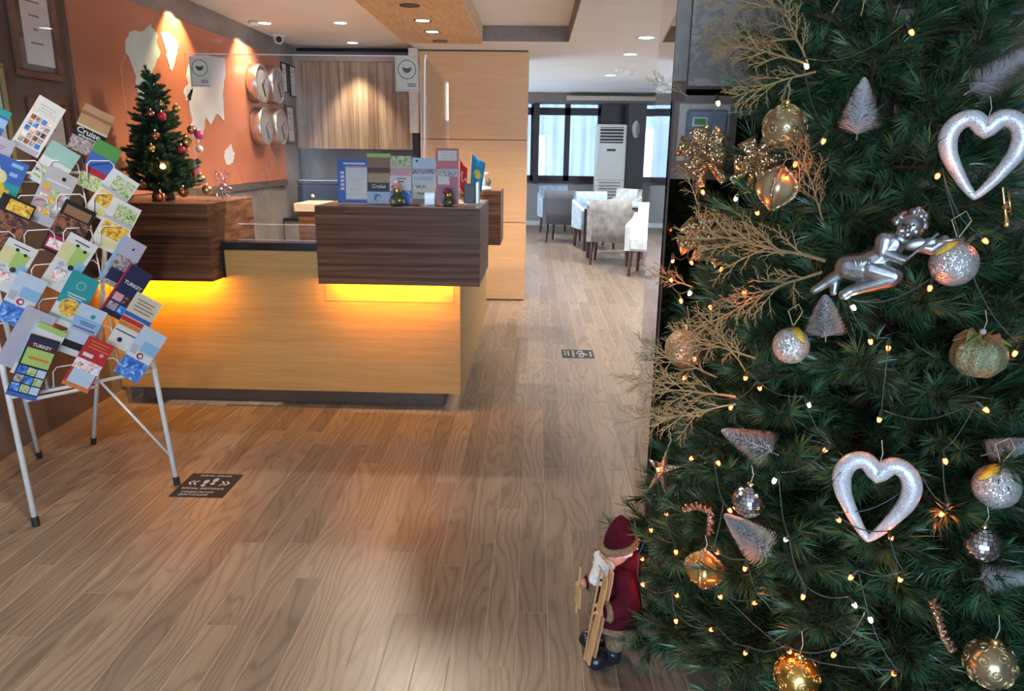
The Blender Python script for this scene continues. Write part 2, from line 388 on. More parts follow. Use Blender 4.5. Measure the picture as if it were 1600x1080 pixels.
# ------------------------------------------------------------------ walls, ceiling, column
CZL, CZ = 2.34, 2.30
wl = struct(bx('wall_left', (XW - .2, YF, 0), (XW, 7.4, 2.6), m_marble))
bx('painted_panel', (XW, 0.6, .09), (XW + .004, 3.74, 2.3), m_wallbrown, wl)
struct(bx('baseboard_left', (XW, YF, 0), (XW + .016, 3.9, .085), wood('skirting_wood', [(.32, .2, .11), (.42, .28, .16)], (4, 1, 20), rough=.4)))
wb = struct(bx('wall_back', (XW - .2, 7.4, 0), (-1.05, 7.6, 2.6), m_marble))
# beech clad pillar wall, joints recessed between panels
pil = struct(bx('wall_pillar', (-1.087, 7.085, 0), (-.089, 7.6, 2.3), M('dark_joint', (.05, .03, .02), .8)))
for z0, z1 in ((.012, .755), (.761, 1.515), (1.521, 2.287)):
    bx('panel', (-1.08, 7.07, z0), (-.083, 7.09, z1), m_tan, pil, .002)
bx('panel', (-.089, 7.08, .012), (-.083, 7.6, 2.287), m_tan, pil)
bx('reflection_panel', (-.70, 7.066, 1.79), (-.40, 7.071, 2.02), m_tan, pil, .001)  # thin panel added where the pillar only shows a pale reflection
# pale reveal beside the pillar
struct(bx('trim_1', (-1.16, 6.98, 1.57), (-1.085, 7.12, 2.3), M('beige_reveal', (.56, .5, .43), .6)))
struct(bx('trim_2', (-1.15, 7.05, 1.0), (-1.09, 7.14, 1.57), m_black))
# dining room shell
wd = struct(bx('wall_dining_far', (-3.2, YB, 0), (XR, YB + .2, .83), M('grey_dado_paint', (.38, .385, .38), .6, noise=.04)))
struct(bx('baseboard_far', (-3.2, YB - .015, 0), (XR, YB, .09), M('white_skirting', (.75, .8, .82), .4)))
struct(bx('wall_dining_upper', (-3.2, YB, 2.50), (XR, YB + .2, 3.0), m_wallbrown))
struct(bx('wall_dining_side', (-3.4, 7.6, 0), (-3.2, YB + .2, 3.0), M('grey_wall_paint', (.4, .38, .36), .6)))
struct(bx('wall_dining_right', (XR, 3.4, 0), (XR + .2, YB + .2, 3.0), M('grey_wall_paint', (.4, .38, .36), .6)))
struct(bx('wall_dining_left_return', (-3.4, 7.6, 0), (-.1, 7.75, 3.0), M('grey_wall_paint', (.4, .38, .36), .6)))
struct(bx('wall_dining_corner', (3.9, YB, .83), (XR, YB + .2, 2.50), M('grey_wall_paint', (.4, .38, .36), .6)))
# lobby side and entrance
struct(bx('wall_right', (2.6, YF, 0), (2.8, 3.4, 2.6), m_wallbrown))
struct(bx('wall_entrance_left', (XW - .2, YF - .1, 0), (-1.6, YF, 2.6), m_wallbrown))
struct(bx('wall_entrance_right', (1.15, YF - .1, 0), (2.8, YF, 2.6), m_wallbrown))
struct(bx('wall_entrance_head', (-1.6, YF - .1, 2.25), (1.15, YF, 2.6), m_wallbrown))
wn = thing('door_1', 'dark framed glass entrance doors', 'door'); del wn['category']; wn['kind'] = 'structure'
for i in range(4):
    x0 = -1.6 + i * .6875
    mb = MB(); mb.box((x0, YF - .06, 0), (x0 + .06, YF - .01, 2.25)); mb.box((x0 + .6275, YF - .06, 0), (x0 + .6875, YF - .01, 2.25)); mb.box((x0 + .06, YF - .06, 0), (x0 + .6275, YF - .01, .1)); mb.box((x0 + .06, YF - .06, 2.17), (x0 + .6275, YF - .01, 2.25))
    mb.build('door_frame', m_darkframe, wn); bx('pane', (x0 + .06, YF - .04, .1), (x0 + .6275, YF - .03, 2.17), m_glass, wn)
gnd = struct(bx('ground_outside', (-8, -9, -.2), (8, YF - .1, -.02), M('street_paving', (.62, .61, .60), .8)))

# ceiling pieces: lobby left part, tray, right part, dining
ce = struct(bx('ceiling', (XW - .2, YF, CZL), (-1.10, 7.6, CZL + .1), m_ceil))
bx('ceiling_field', (.255, YF, CZ), (XR, 9.6, CZ + .3), m_ceil, ce)
bx('ceiling_field', (-1.10, 6.52, CZ), (.255, 9.6, CZ + .3), m_ceil, ce)
bx('ceiling_field', (-1.10, YF, CZ + .12), (.255, 6.52, CZ + .2), m_ceil, ce)
bx('ceiling_field', (-3.4, 9.6, 2.50), (XR, YB + .2, 2.62), m_ceil, ce)
bx('ceiling_field', (-3.4, 7.6, 2.42), (-1.10, 9.6, 2.6), m_ceil, ce)
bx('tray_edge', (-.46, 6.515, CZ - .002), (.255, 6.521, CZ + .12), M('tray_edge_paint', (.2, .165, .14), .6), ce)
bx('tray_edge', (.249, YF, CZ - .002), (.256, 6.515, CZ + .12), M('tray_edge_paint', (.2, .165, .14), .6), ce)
bx('black_strip', (-2.29, 7.36, 2.31), (-1.09, 7.4, CZL), m_black, ce)  # solid black strip along the top of the back wall
bm_ = struct(bx('ceiling_beam', (-1.11, YF, 2.275), (-.46, 6.52, CZ + .12), m_beam, None, .004))
struct(bx('trim_3', (-3.2, 14.3, 2.33), (XR, YB, 2.52), M('taupe_bulkhead', (.17, .145, .125), .6)))
struct(bx('trim_4', (.55, 14.1, 2.36), (2.6, 14.3, 2.43), M('beige_curtain_box', (.5, .44, .36), .6)))

# column beside the tree: mirror faces below, damask panel above
CX0, CX1, CY0, CY1 = .4616, 2.6, 2.66, 3.157
wc = struct(MB().prism([(CX0 + .006, CY0 + .006), (CX1, CY0 + .006), (CX1, CY1), (.484 + .006, CY1)], 0, 2.3).build('wall_column', m_wallbrown))
m_mirror = M('side_mirror', (.80, .79, .79), .03, 1.0, noise=.01)
m_bronze = M('bronze_mirror', (.34, .29, .26), .05, 1.0, noise=.03)
plabel(MB().prism([(CX0, CY0 + .008), (CX0 + .0055, CY0 + .008), (.4895, CY1), (.484, CY1)], 0, 2.3).build('mirror_panel', m_mirror, wc), 'narrow polished mirror strip')
plabel(bx('mirror_panel', (CX0 + .012, CY0, 0), (CX1, CY0 + .006, 1.62), m_bronze, wc), 'bronze tinted mirror')
def damask():
    m, nt, b = new_mat('damask_wallpaper')
    tc = nt.nodes.new('ShaderNodeTexCoord'); nz = nt.nodes.new('ShaderNodeTexNoise'); nz.inputs['Scale'].default_value = 16; nz.inputs['Distortion'].default_value = 2.2; nz.inputs['Detail'].default_value = 3
    link(nt, tc.outputs['Object'], nz.inputs['Vector']); rp = nt.nodes.new('ShaderNodeValToRGB'); el = rp.color_ramp.elements
    el[0].position = .46; el[0].color = (.26, .235, .215, 1); el[1].position = .54; el[1].color = (.40, .36, .33, 1)
    link(nt, nz.outputs['Fac'], rp.inputs['Fac']); link(nt, rp.outputs['Color'], b.inputs['Base Color']); b.inputs['Roughness'].default_value = .5
    return m
m_damask = damask()
plabel(bx('damask_panel', (CX0 + .05, CY0 - .012, 1.63), (1.28, CY0 + .006, 2.3), m_damask, wc), 'grey brown damask patterned panel')
bx('panel_trim', (CX0, CY0 - .006, 1.645), (CX0 + .046, CY0 + .006, 2.3), M('bronze_trim', (.24, .215, .185), .35, .5), wc)
bx('panel_trim', (CX0, CY0 - .006, 1.58), (CX0 + .046, CY0 + .006, 1.637), m_wallbrown, wc)

# ------------------------------------------------------------------ dining windows
m_sky_curtain = None
def sheer():
    m = bpy.data.materials.new('pale_curtain'); m.use_nodes = True; nt = m.node_tree; nt.nodes.clear()
    o = nt.nodes.new('ShaderNodeOutputMaterial'); a = nt.nodes.new('ShaderNodeBsdfTranslucent'); d = nt.nodes.new('ShaderNodeBsdfDiffuse'); d.inputs[0].default_value = (.4, .42, .5, 1)
    tc = nt.nodes.new('ShaderNodeTexCoord'); mp = nt.nodes.new('ShaderNodeMapping'); mp.inputs['Scale'].default_value = (7, 7, .6); nz = nt.nodes.new('ShaderNodeTexNoise'); nz.inputs['Scale'].default_value = 1; link(nt, tc.outputs['Object'], mp.inputs['Vector']); link(nt, mp.outputs[0], nz.inputs['Vector'])
    rp = nt.nodes.new('ShaderNodeValToRGB'); rp.color_ramp.elements[0].position = .35; rp.color_ramp.elements[0].color = (.085, .095, .130, 1); rp.color_ramp.elements[1].position = .65; rp.color_ramp.elements[1].color = (.115, .125, .150, 1); link(nt, nz.outputs['Fac'], rp.inputs['Fac']); link(nt, rp.outputs['Color'], a.inputs[0])
    m1 = nt.nodes.new('ShaderNodeMixShader'); m1.inputs[0].default_value = .15; link(nt, a.outputs[0], m1.inputs[1]); link(nt, d.outputs[0], m1.inputs[2]); link(nt, m1.outputs[0], o.inputs[0])
    return m
m_sheer = sheer()
win_x = [(-3.2, -2.1), (-2.1, -1.05), (-1.05, -.05), (-.05, .61), (.61, 1.25), (2.05, 3.0), (3.0, 3.9)]
for i, (x0, x1) in enumerate(win_x):
    w = bpy.data.objects.new('window_%d' % (i + 1), None); COL.objects.link(w); w['kind'] = 'structure'
    f = .055
    mb = MB(); y0, y1 = YB + .02, YB + .1
    for a, b in (((x0, .83), (x1, .98)), ((x0, 2.13), (x1, 2.27)), ((x0, 2.42), (x1, 2.5)), ((x0, .83), (x0 + f, 2.5)), ((x1 - f, .83), (x1, 2.5))):
        mb.box((a[0], y0, a[1]), (b[0], y1, b[1]))
    mb.build('window_frame', m_darkframe, w)
    bx('pane', (x0 + f, YB + .05, .98), (x1 - f, YB + .056, 2.13), m_glass, w)
    bx('pane', (x0 + f, YB + .05, 2.27), (x1 - f, YB + .056, 2.42), m_glass, w)
    bx('window_sill', (x0, YB - .05, .83), (x1, YB + .02, .88), M('dark_brown_sill', (.045, .022, .02), .35), w)
mb = MB(); N = 260
vs = []; fs = []
for k in range(N + 1):
    x = -3.2 + 7.1 * k / N; yy = YB + .16 + .025 * math.sin(k * .9) + .012 * math.sin(k * 2.3)
    vs += [(x, yy, .85), (x, yy, 2.5)]
for k in range(N): fs.append((2 * k, 2 * k + 2, 2 * k + 3, 2 * k + 1))
mb.add(vs, fs); tag(mb.build('sheer_curtain', m_sheer, smooth=True), 'pale sheer curtain hanging behind the dining room windows', 'curtain')
# dark pier between the window and the side window
struct(bx('wall_pier', (1.72, 14.35, 0), (2.05, YB + .2, 2.5), M('dark_grey_pier', (.075, .07, .075), .5)))
struct(bx('trim_5', (1.25, YB - .05, .83), (1.74, YB + .1, 2.5), m_darkframe))
struct(bx('trim_6', (-.05, 14.6, .83), (.06, YB + .02, 2.5), m_darkframe))

# ------------------------------------------------------------------ air conditioner
ac = thing('air_conditioner', 'tall white floor-standing air conditioner beside the dining windows', 'air conditioner', (1.37, 14.0, 0))
bx('body', (-.27, -.18, 0), (.27, .18, 1.93), M('ivory_plastic', (.78, .80, .74), .4, noise=.02), ac, .02)
m_acdark = M('ac_grille_dark', (.03, .035, .04), .5)
bx('outlet', (-.21, -.184, 1.60), (.21, -.178, 1.88), m_acdark, ac)
for k in range(5): bx('louver', (-.215, -.20, 1.625 + k * .056), (.215, -.186, 1.642 + k * .056), MATS['ivory_plastic'], ac, .003)
bx('display', (-.08, -.184, 1.46), (.08, -.178, 1.50), m_acdark, ac, .002)
bx('seam', (-.265, -.1825, .945), (.265, -.179, .95), m_acdark, ac)
for k in range(6): bx('slot', (-.2, -.184, .62 + k * .055), (.2, -.178, .632 + k * .055), m_acdark, ac)
sp = thing('wall_speaker', 'small white rounded loudspeaker on the dark dining room pier', 'speaker', (1.86, 14.35, 1.86))
MB().ball((0, -.04, 0), (.075, .06, .16), 16).build('shell', m_white, sp, True); MB().ball((.02, -.075, 0), (.045, .03, .12), 12).build('speaker_grille', M('grey_mesh', (.35, .35, .36), .6), sp, True)
bx('bracket', (-.02, -.01, -.03), (.02, .0, .03), m_white, sp)

# ------------------------------------------------------------------ dining chairs and tables
def chair(label, loc, rz, mat, legmat, group):
    t = thing('tub_chair', label, 'chair', loc, rz, group)
    # faces local -y; seat about 0.56 wide
    bx('seat', (-.25, -.27, .30), (.25, .22, .47), mat, t, .03)
    mb = MB(); prof = []
    for z, dy in ((.30, 0), (.5, .0), (.7, .03), (.84, .055)):
        prof.append((z, dy))
    N = 12
    for side in (0, 1):
        pass
    vs = []; fs = []
    for (z, dy) in prof:
        for k in range(N + 1):
            a = -1 + 2 * k / N; x = .27 * a; y = .27 - .05 * a * a + dy; vs.append((x, y, z))
    n1 = len(vs)
    for (z, dy) in prof:
        for k in range(N + 1):
            a = -1 + 2 * k / N; x = .25 * a; y = .18 - .05 * a * a + dy; vs.append((x, y, z))
    R = N + 1
    for i in range(len(prof) - 1):
        for k in range(N):
            fs.append((i * R + k, i * R + k + 1, (i + 1) * R + k + 1, (i + 1) * R + k)[::-1]); fs.append((n1 + i * R + k, n1 + i * R + k + 1, n1 + (i + 1) * R + k + 1, n1 + (i + 1) * R + k))
        fs.append((i * R, n1 + i * R, n1 + (i + 1) * R, (i + 1) * R)[::-1]); fs.append((i * R + N, n1 + i * R + N, n1 + (i + 1) * R + N, (i + 1) * R + N))
    L = (len(prof) - 1) * R
    for k in range(N): fs.append((L + k, L + k + 1, n1 + L + k + 1, n1 + L + k)[::-1]); fs.append((k, k + 1, n1 + k + 1, n1 + k))
    mb.add(vs, fs); mb.build('backrest', mat, t, True)
    for s in (-1, 1):
        mb = MB(); poly = [(-.25, .30), (.24, .30), (.24, .72), (.12, .665), (-.2, .61), (-.255, .58)]
        x0, x1 = (s * .235, s * .30)
        mb.prism(poly if s > 0 else poly, min(x0, x1), max(x0, x1), 0, lambda a, b, d: (d, a, b)); mb.build('armrest', mat, t)
        for yy in (-.22, .2):
            lb = MB(); lb.tube([(s * .22, yy, .31), (s * .235, yy * 1.12 + (.02 if yy > 0 else 0), 0)], [.026, .017], 4); lb.build('leg', legmat, t)
    return t
m_legw = wood('mahogany_leg', [(.05, .022, .017), (.11, .05, .036)], (20, 20, 2), rough=.35)
m_blue_f = M('pale_blue_damask', (.42, .58, .70), .8, noise=.25, scale=14, sheen=.3)
m_grey_f = M('charcoal_fabric', (.12, .12, .14), .85, noise=.1)
m_taupe_f = M('taupe_velvet', (.34, .325, .31), .75, noise=.3, scale=12, sheen=.4)
m_ivory_f = M('ivory_velvet', (.66, .72, .72), .75, noise=.2, scale=12, sheen=.4)
G = 'tub chairs in the dining room'
chair('pale blue tub chair against the dining window wall', (.40, 13.4, 0), 0.25, m_blue_f, m_legw, G)
chair('charcoal backed tub chair pulled up beside the blue one', (.48, 12.1, 0), PI - .25, m_grey_f, m_legw, G)
chair('sky blue damask tub chair at the brown legged table', (.93, 11.42, 0), 0.25, m_blue_f, m_legw, G)
chair('small ivory tub chair in front of the air conditioner', (1.42, 12.6, 0), -.9, m_ivory_f, m_legw, G)
chair('taupe velvet tub chair seen from behind', (1.02, 9.75, 0), PI - .2, m_taupe_f, m_legw, G)
chair('ivory velvet tub chair beside the mirrored column', (1.44, 8.85, 0), -.35, m_ivory_f, m_legw, G)
def table(label, loc):
    t = thing('dining_table', label, 'table', loc, 0, 'dining tables')
    bx('table_top', (-.38, -.38, .70), (.38, .38, .735), M('pale_table_laminate', (.55, .66, .72), .3), t, .004); bx('apron', (-.36, -.36, .62), (.36, .36, .70), m_legw, t)
    for sx in (-1, 1):
        for sy in (-1, 1): bx('leg', (sx * .36 - .035, sy * .36 - .035, 0), (sx * .36 + .035, sy * .36 + .035, .62), m_legw, t)
table('square dining table with thick brown legs between the velvet and blue chairs', (1.13, 10.62, 0))

# ------------------------------------------------------------------ reception counter
YBASE, YBOX = 3.84, 3.70
m_led = M('amber_led', (1, .6, .05), .5, emit=(1.0, .44, .008), estr=3.0)
ct = thing('reception_counter', 'honey oak reception counter glowing amber under dark raised boxes', 'reception counter', (0, 0, 0))
p = bx('front_panel', (XW + .002, YBASE, .105), (-.386, YBASE + .05, .885), m_oak, ct, .002)
bx('panel_band', (-1.112, YBASE - .004, .62), (-.42, YBASE, .735), m_oak, ct)
p = bx('side_panel', (-.436, YBASE + .05, .105), (-.386, 6.0, .95), m_oak, ct, .002)
bx('plinth', (XW + .05, YBASE + .12, 0), (-.50, YBASE + .16, .105), M('plinth_brown', (.10, .065, .045), .3), ct)
bx('plinth', (-.54, YBASE + .16, 0), (-.50, 5.9, .105), MATS['plinth_brown'], ct)
bx('rear_panel', (-1.66, YBASE + .05, .105), (-1.10, YBASE + .07, .885), m_oak, ct)
plabel(bx('stone_top', (-1.70, YBASE - .012, .885), (-1.09, YBASE + .11, .925), m_black, ct, .003), 'black polished stone ledge')
bx('stone_upstand', (-1.665, YBASE - .012, .735), (-1.642, YBASE + .0, .885), m_black, ct)
def rbox(x0, x1, y0, y1, lab):
    b = plabel(bx('raised_box', (x0, y0, .735), (x1, y1, 1.13), m_dark_wood, ct, .0015), lab)
    bx('top_board', (x0 + .002, y0 + .002, 1.13), (x1 - .002, y1 - .002, 1.1325), wood('box_top_walnut', [(.16, .085, .05), (.27, .16, .10)], (1.2, 12, 12), rough=.25), b)
    return b
rbox(XW + .004, -1.655, YBOX, 4.32, 'dark zebrano raised box')
rbox(-1.105, -.273, YBOX, 4.40, 'dark zebrano raised box')
rbox(-.80, -.249, 5.46, 5.95, 'striped zebrano raised box')
# led strips sit under the boxes
plabel(bx('led_strip', (XW + .03, YBASE - .045, .726), (-1.69, YBASE - .03, .733), m_led, ct), 'amber light strip')
plabel(bx('led_strip', (-1.07, YBASE - .045, .726), (-.43, YBASE - .03, .733), m_led, ct), 'amber light strip')
light('counter_glow', 'AREA', (-1.98, YBASE - .095, .726), 3.5, (1, .42, .006), .58, .02, rot=(math.radians(52), 0, 0), parent=None)
light('counter_glow', 'AREA', (-.75, YBASE - .095, .726), 3.5, (1, .42, .006), .62, .02, rot=(math.radians(52), 0, 0), parent=None)
# inner desk behind the ledge
dk = thing('work_desk', 'low walnut work desk behind the reception ledge', 'desk')
bx('desk_top', (-1.95, 4.42, .72), (-1.0, 5.0, .75), M('desk_beige', (.42, .36, .31), .3), dk)
for xx in (-1.93, -1.05): bx('leg', (xx, 4.46, 0), (xx + .05, 4.96, .72), m_dark_wood, dk)
cb = thing('back_cabinet', 'dark walnut cabinet with pale top standing behind the counter', 'cabinet')
bx('body', (-1.64, 5.1, 0), (-.85, 5.4, .99), m_dark_wood, cb, .002); bx('cabinet_top', (-1.66, 5.08, .99), (-.84, 5.42, 1.045), M('pale_birch', (.5, .38, .27), .4), cb, .002)
# clear acrylic tray ledge on the stone top
tr = thing('acrylic_tray', 'clear acrylic tray on the black stone ledge', 'tray')
mb = MB(); mb.box((-1.60, 3.93, .9255), (-1.14, 3.947, .9275)); mb.build('tray_base', m_plexi, tr)
mb = MB(); mb.box((-1.60, 3.944, .9275), (-1.14, 3.947, 1.01)); mb.build('tray_wall', m_plexi, tr)
bx('tray_edge', (-1.60, 3.9435, 1.01), (-1.14, 3.9475, 1.0125), m_edge, tr); bx('tray_edge', (-1.60, 3.9295, .9275), (-1.14, 3.931, .9295), m_edge, tr)

# ------------------------------------------------------------------ acrylic screens with mask stickers
def mask_sticker(parent, cx, cz, w, h, y, cut=False):
    poly = [(-w/2, -h/2), (w/2, -h/2), (w/2, h/2), (-w/2, h/2)] if not cut else [(-w/2, -h/2), (w/2, -h/2), (w/2, h*.12)] + [(w*.5 - w*.55 + w*.55*math.cos(a*PI/16), h*.5 - h*.38 + h*.38*math.sin(a*PI/16)) for a in range(1, 9)] + [(-w/2, h/2)]
    m_cream = M('cream_sticker', (.66, .58, .45), .5, noise=.03)
    s = MB().prism(poly, 0, .0006, 0, lambda a, b, d: (cx + a, y - d, cz + b)).build('sticker', m_cream, parent)
    def ring(r0, r1, mat, yy, zc=h*.12, seg=36, nm='printed_ring'):
        mb = MB(); vs = []; fs = []
        for k in range(seg):
            a = 2 * PI * k / seg
            vs += [(cx + r0 * math.cos(a), yy, cz + zc + r0 * math.sin(a)), (cx + r1 * math.cos(a), yy, cz + zc + r1 * math.sin(a))]
        for k in range(seg):
            j = (k + 1) % seg; fs.append((2*k, 2*k+1, 2*j+1, 2*j))
        mb.add(vs, fs); return mb.build(nm, mat, s)
    ring(w*.36, w*.39, m_ink, y - .0009)
    mp = [(-.2, .12), (-.1, .07), (0, .055), (.1, .07), (.2, .12), (.19, -.02), (.1, -.12), (0, -.15), (-.1, -.12), (-.19, -.02)]
    MB().prism([(a * w * .95, b * w * .95) for a, b in mp[::-1]], .0008, .001, 0, lambda a, b, d: (cx + a, y - d, cz + h*.12 + b)).build('mask_print', M('mask_print_ink', (.05, .06, .08), .5), s)
    fr = MB(); t = .0015
    for a, b in (((-w/2+.006, -h/2+.006), (w/2-.006, -h/2+.006+t)), ((-w/2+.006, -h/2+.006), (-w/2+.006+t, h/2-.006)),): fr.box((cx+a[0], y-.0009, cz+a[1]), (cx+b[0], y-.0007, cz+b[1]))
    for k in range(2): fr.box((cx + w*.02, y - .0009, cz - h*(.30 + .06*k)), (cx + w*.36, y - .0007, cz - h*(.275 + .06*k)))
    fr.build('printed_border', m_ink, s)
gs = thing('acrylic_screen', 'long clear acrylic screen with two cream mask stickers on the counter', 'screen')
YG = 3.95
mb = MB(); mb.box((-1.81, YG, 1.1335), (-.60, YG + .006, 1.868), 0); mb.build('sheet', m_plexi, gs)
bx('sheet_edge', (-1.81, YG - .0005, 1.868), (-.66, YG + .0065, 1.872), m_edge, gs); bx('sheet_edge', (-.60, YG - .0005, 1.14), (-.597, YG + .0065, 1.80), M('acrylic_edge_shaded', (.5, .5, .52), .3), gs)  # dimmer copy of the edge colour, with shade painted in
for xx in (-1.75, -.70):
    bx('foot', (xx, YG - .03, 1.1325), (xx + .05, YG + .036, 1.14), m_plexi, gs)
mask_sticker(gs, -1.735, 1.785, .105, .15, YG - .0005)
mask_sticker(gs, -.665, 1.785, .12, .17, YG - .0005, True)
g2 = thing('acrylic_screen', 'clear acrylic side screen with an edge painted bright on the counter end', 'screen')
XG = -.575
mb = MB(); poly = [(3.96, 1.1335), (4.39, 1.1335), (4.39, 1.30), (4.95, 1.34), (4.95, 1.83), (3.96, 1.875)]
mb.prism(poly, XG, XG + .006, 0, lambda a, b, d: (d, a, b)); mb.build('sheet', m_plexi, g2)
MB().tube([(XG - .02, 3.955, 1.1335), (XG - .006, 3.955, 1.5), (XG + .003, 3.955, 1.85), (XG + .008, 3.957, 1.876)], .0042, 6).build('sheet_edge', M('acrylic_edge_lit', (.95, .96, 1), .2, noise=.01), g2, True)  # brighter copy of the edge colour, with a glint painted in
bx('sheet_edge', (XG, 4.94, 1.60), (XG + .007, 4.955, 1.83), m_edge, g2)
MB().tube([(XG + .003, 3.96, 1.876), (XG + .003, 4.95, 1.832)], .002, 4).build('sheet_edge', M('acrylic_edge_pink', (.7, .5, .48), .3), g2)

# ------------------------------------------------------------------ world map panel on the left wall
XM = XW + .004
mp_ = thing('world_map_panel', 'orange lacquered wall panel with a pale world map', 'wall panel')
m_orange = M('orange_lacquer', (.48, .165, .085), .3, noise=.12, scale=1.5, coat=.15)
bx('panel_body', (XW, 3.76, 1.14), (XM + .012, 6.82, 2.19), m_orange, mp_, .003)
bx('panel_ledge', (XW, 3.9, 1.09), (XM + .018, 6.82, 1.138), M('dark_ledge', (.10, .085, .075), .4), mp_)
m_land = M('pale_teal_print', (.50, .62, .60), .3, noise=.1, scale=5)
m_land2 = M('pale_blue_print', (.58, .63, .68), .3, noise=.12, scale=5)
lands = [
  [(196, 60), (205, 48), (222, 50), (235, 38), (247, 55), (243, 66), (252, 82), (244, 95), (238, 112), (246, 140), (240, 165), (232, 190), (226, 176), (216, 150), (212, 120), (205, 95), (196, 82)],
  [(250, 52), (262, 48), (278, 66), (276, 88), (268, 112), (262, 98), (258, 76)],
  [(298, 92), (312, 86), (352, 92), (352, 120), (348, 150), (350, 190), (338, 176), (330, 196), (320, 180), (318, 205), (310, 226), (303, 205), (296, 170), (292, 150), (300, 138), (290, 120)],
  [(352, 236), (360, 226), (366, 240), (364, 254), (356, 258), (351, 250)],
  [(288, 140), (296, 128), (302, 140), (298, 156), (290, 158)],
]
def smooth_jag(poly, rr):
    out = []
    n = len(poly)
    for i in range(n):
        a = poly[i]; b = poly[(i + 1) % n]
        for k in range(4):
            t = k / 4; out.append((a[0] + (b[0] - a[0]) * t + rr.uniform(-1.3, 1.3), a[1] + (b[1] - a[1]) * t + rr.uniform(-1.6, 1.6)))
    return out
rr = random.Random(5)
for i, L in enumerate(lands):
    pts = [at_x(x, y, XM + .0125) for x, y in smooth_jag(L, rr)]
    poly = [(q.y, q.z) for q in pts][::-1]
    MB().prism(poly, XM + .0115, XM + .0145, 0, lambda a, b, d: (d, a, b)).build('continent', [m_land, m_land2, m_land2, m_land2, m_land2][i], mp_)
MB().tube([at_x(x, y, XM + .014) for x, y in ((198, 86), (190, 98), (189, 112), (193, 150), (200, 190), (206, 230), (211, 265))], .0022, 5).build('route_line', M('pale_orange_line', (.75, .42, .28), .4), mp_)

# ------------------------------------------------------------------ round wall clocks
def clock(y, z, r, lab):
    t = thing('wall_clock', lab, 'clock', (XM + .012, y, z), 0, 'silver wall clocks')
    MB().lathe([(r * .96, 0), (r, .006), (r, .075), (r * .975, .087), (r * .90, .087), (r * .88, .077)], 40, axis='X').build('case', m_silver, t, True)
    MB().lathe([(r * .885, .074), (r * .885, .078)], 40, axis='X').build('dial', M('silver_dial', (.40, .40, .41), .4, .5), t)
    mb = MB()
    for k in range(12):
        a = PI * k / 6; d = Vector((0, math.sin(a), math.cos(a))); e = Vector((0, math.cos(a), -math.sin(a))) * .004
        p0 = d * r * .72; p1 = d * r * .83; mb.add([Vector((.0795, 0, 0)) + p0 - e, Vector((.0795, 0, 0)) + p0 + e, Vector((.0795, 0, 0)) + p1 + e, Vector((.0795, 0, 0)) + p1 - e], [(0, 1, 2, 3)])
    mb.build('hour_marks', m_ink, t)['kind'] = 'stuff'
    for L, a, nm in ((.5, 1.0, 'hour_hand'), (.72, 2.6, 'minute_hand')):
        MB().tube([(.082, 0, 0), (.082, math.sin(a) * r * L, math.cos(a) * r * L)], .004, 4).build(nm, m_ink, t)
for y, z, l in ((6.12, 1.91, 'upper'), (6.50, 1.93, 'upper'), (6.14, 1.58, 'lower'), (6.52, 1.59, 'lower')):
    clock(y, z, .15, 'thick rimmed silver wall clock in the %s row beside the map' % l)

# ------------------------------------------------------------------ framed certificates
def frame(y0, y1, z0, z1, lab, fm, bw=.03, mount=.05, mm=None, x=XW + .004, lines=4):
    t = thing('picture_frame', lab, 'picture frame', (x, (y0 + y1) / 2, (z0 + z1) / 2), 0, 'framed certificates on the wall'); w = (y1 - y0) / 2; h = (z1 - z0) / 2
    mb = MB()
    for a, b in (((-w, -h), (w, -h + bw)), ((-w, h - bw), (w, h)), ((-w, -h + bw), (-w + bw, h - bw)), ((w - bw, -h + bw), (w, h - bw))): mb.box((0, a[0], a[1]), (.02, b[0], b[1]), 0, .003)
    mb.build('frame', fm, t)
    bx('mount', (.001, -w + bw, -h + bw), (.006, w - bw, h - bw), mm or M('dark_mount', (.12, .10, .08), .6), t)
    bx('certificate', (.006, -w + bw + mount, -h + bw + mount * .6), (.0075, w - bw - mount * .3, h - bw - mount * .4), m_paper, t)
    mb = MB(); cw = w - bw - mount
    for k in range(lines):
        zz = h * .55 - k * h * .28; s = cw * (.7, .5, .25, .6)[k % 4]; mb.box((.0077, -s + .01, zz), (.008, s, zz + .008))
    mb.build('printed_lines', M('grey_ink', (.25, .24, .23), .6), t)['kind'] = 'stuff'
    bx('pane', (.012, -w + bw, -h + bw), (.0125, w - bw, h - bw), m_picglass, t)
m_fr = wood('reddish_frame', [(.16, .07, .04), (.24, .11, .065)], (6, 6, 6), rough=.35)
m_frd = M('dark_frame', (.03, .022, .02), .4); m_gold_f = M('aged_gold', (.42, .33, .16), .4, .7)
frame(3.34, 3.66, 1.70, 2.12, 'tall reddish framed certificate left of the orange map', m_fr)
frame(3.38, 3.66, 1.22, 1.62, 'reddish framed certificate hanging below the tall one', m_fr)
frame(2.86, 3.24, 1.20, 1.74, 'dark picture with a thin gold edge beside the brochure stand', m_gold_f, .018, .03, M('olive_mount', (.10, .095, .07), .5))
frame(6.84, 7.00, 1.90, 2.16, 'narrow pale certificate right of the upper clocks', m_frd, .012, .012, m_paper, XW + .004)
frame(7.06, 7.24, 1.88, 2.16, 'pale certificate beside the tan wall cabinet', m_frd, .012, .012, m_paper, XW + .004)
frame(6.90, 7.14, 1.46, 1.80, 'wood framed certificate right of the lower clocks', m_fr, .022, .02, m_paper, XW + .004)

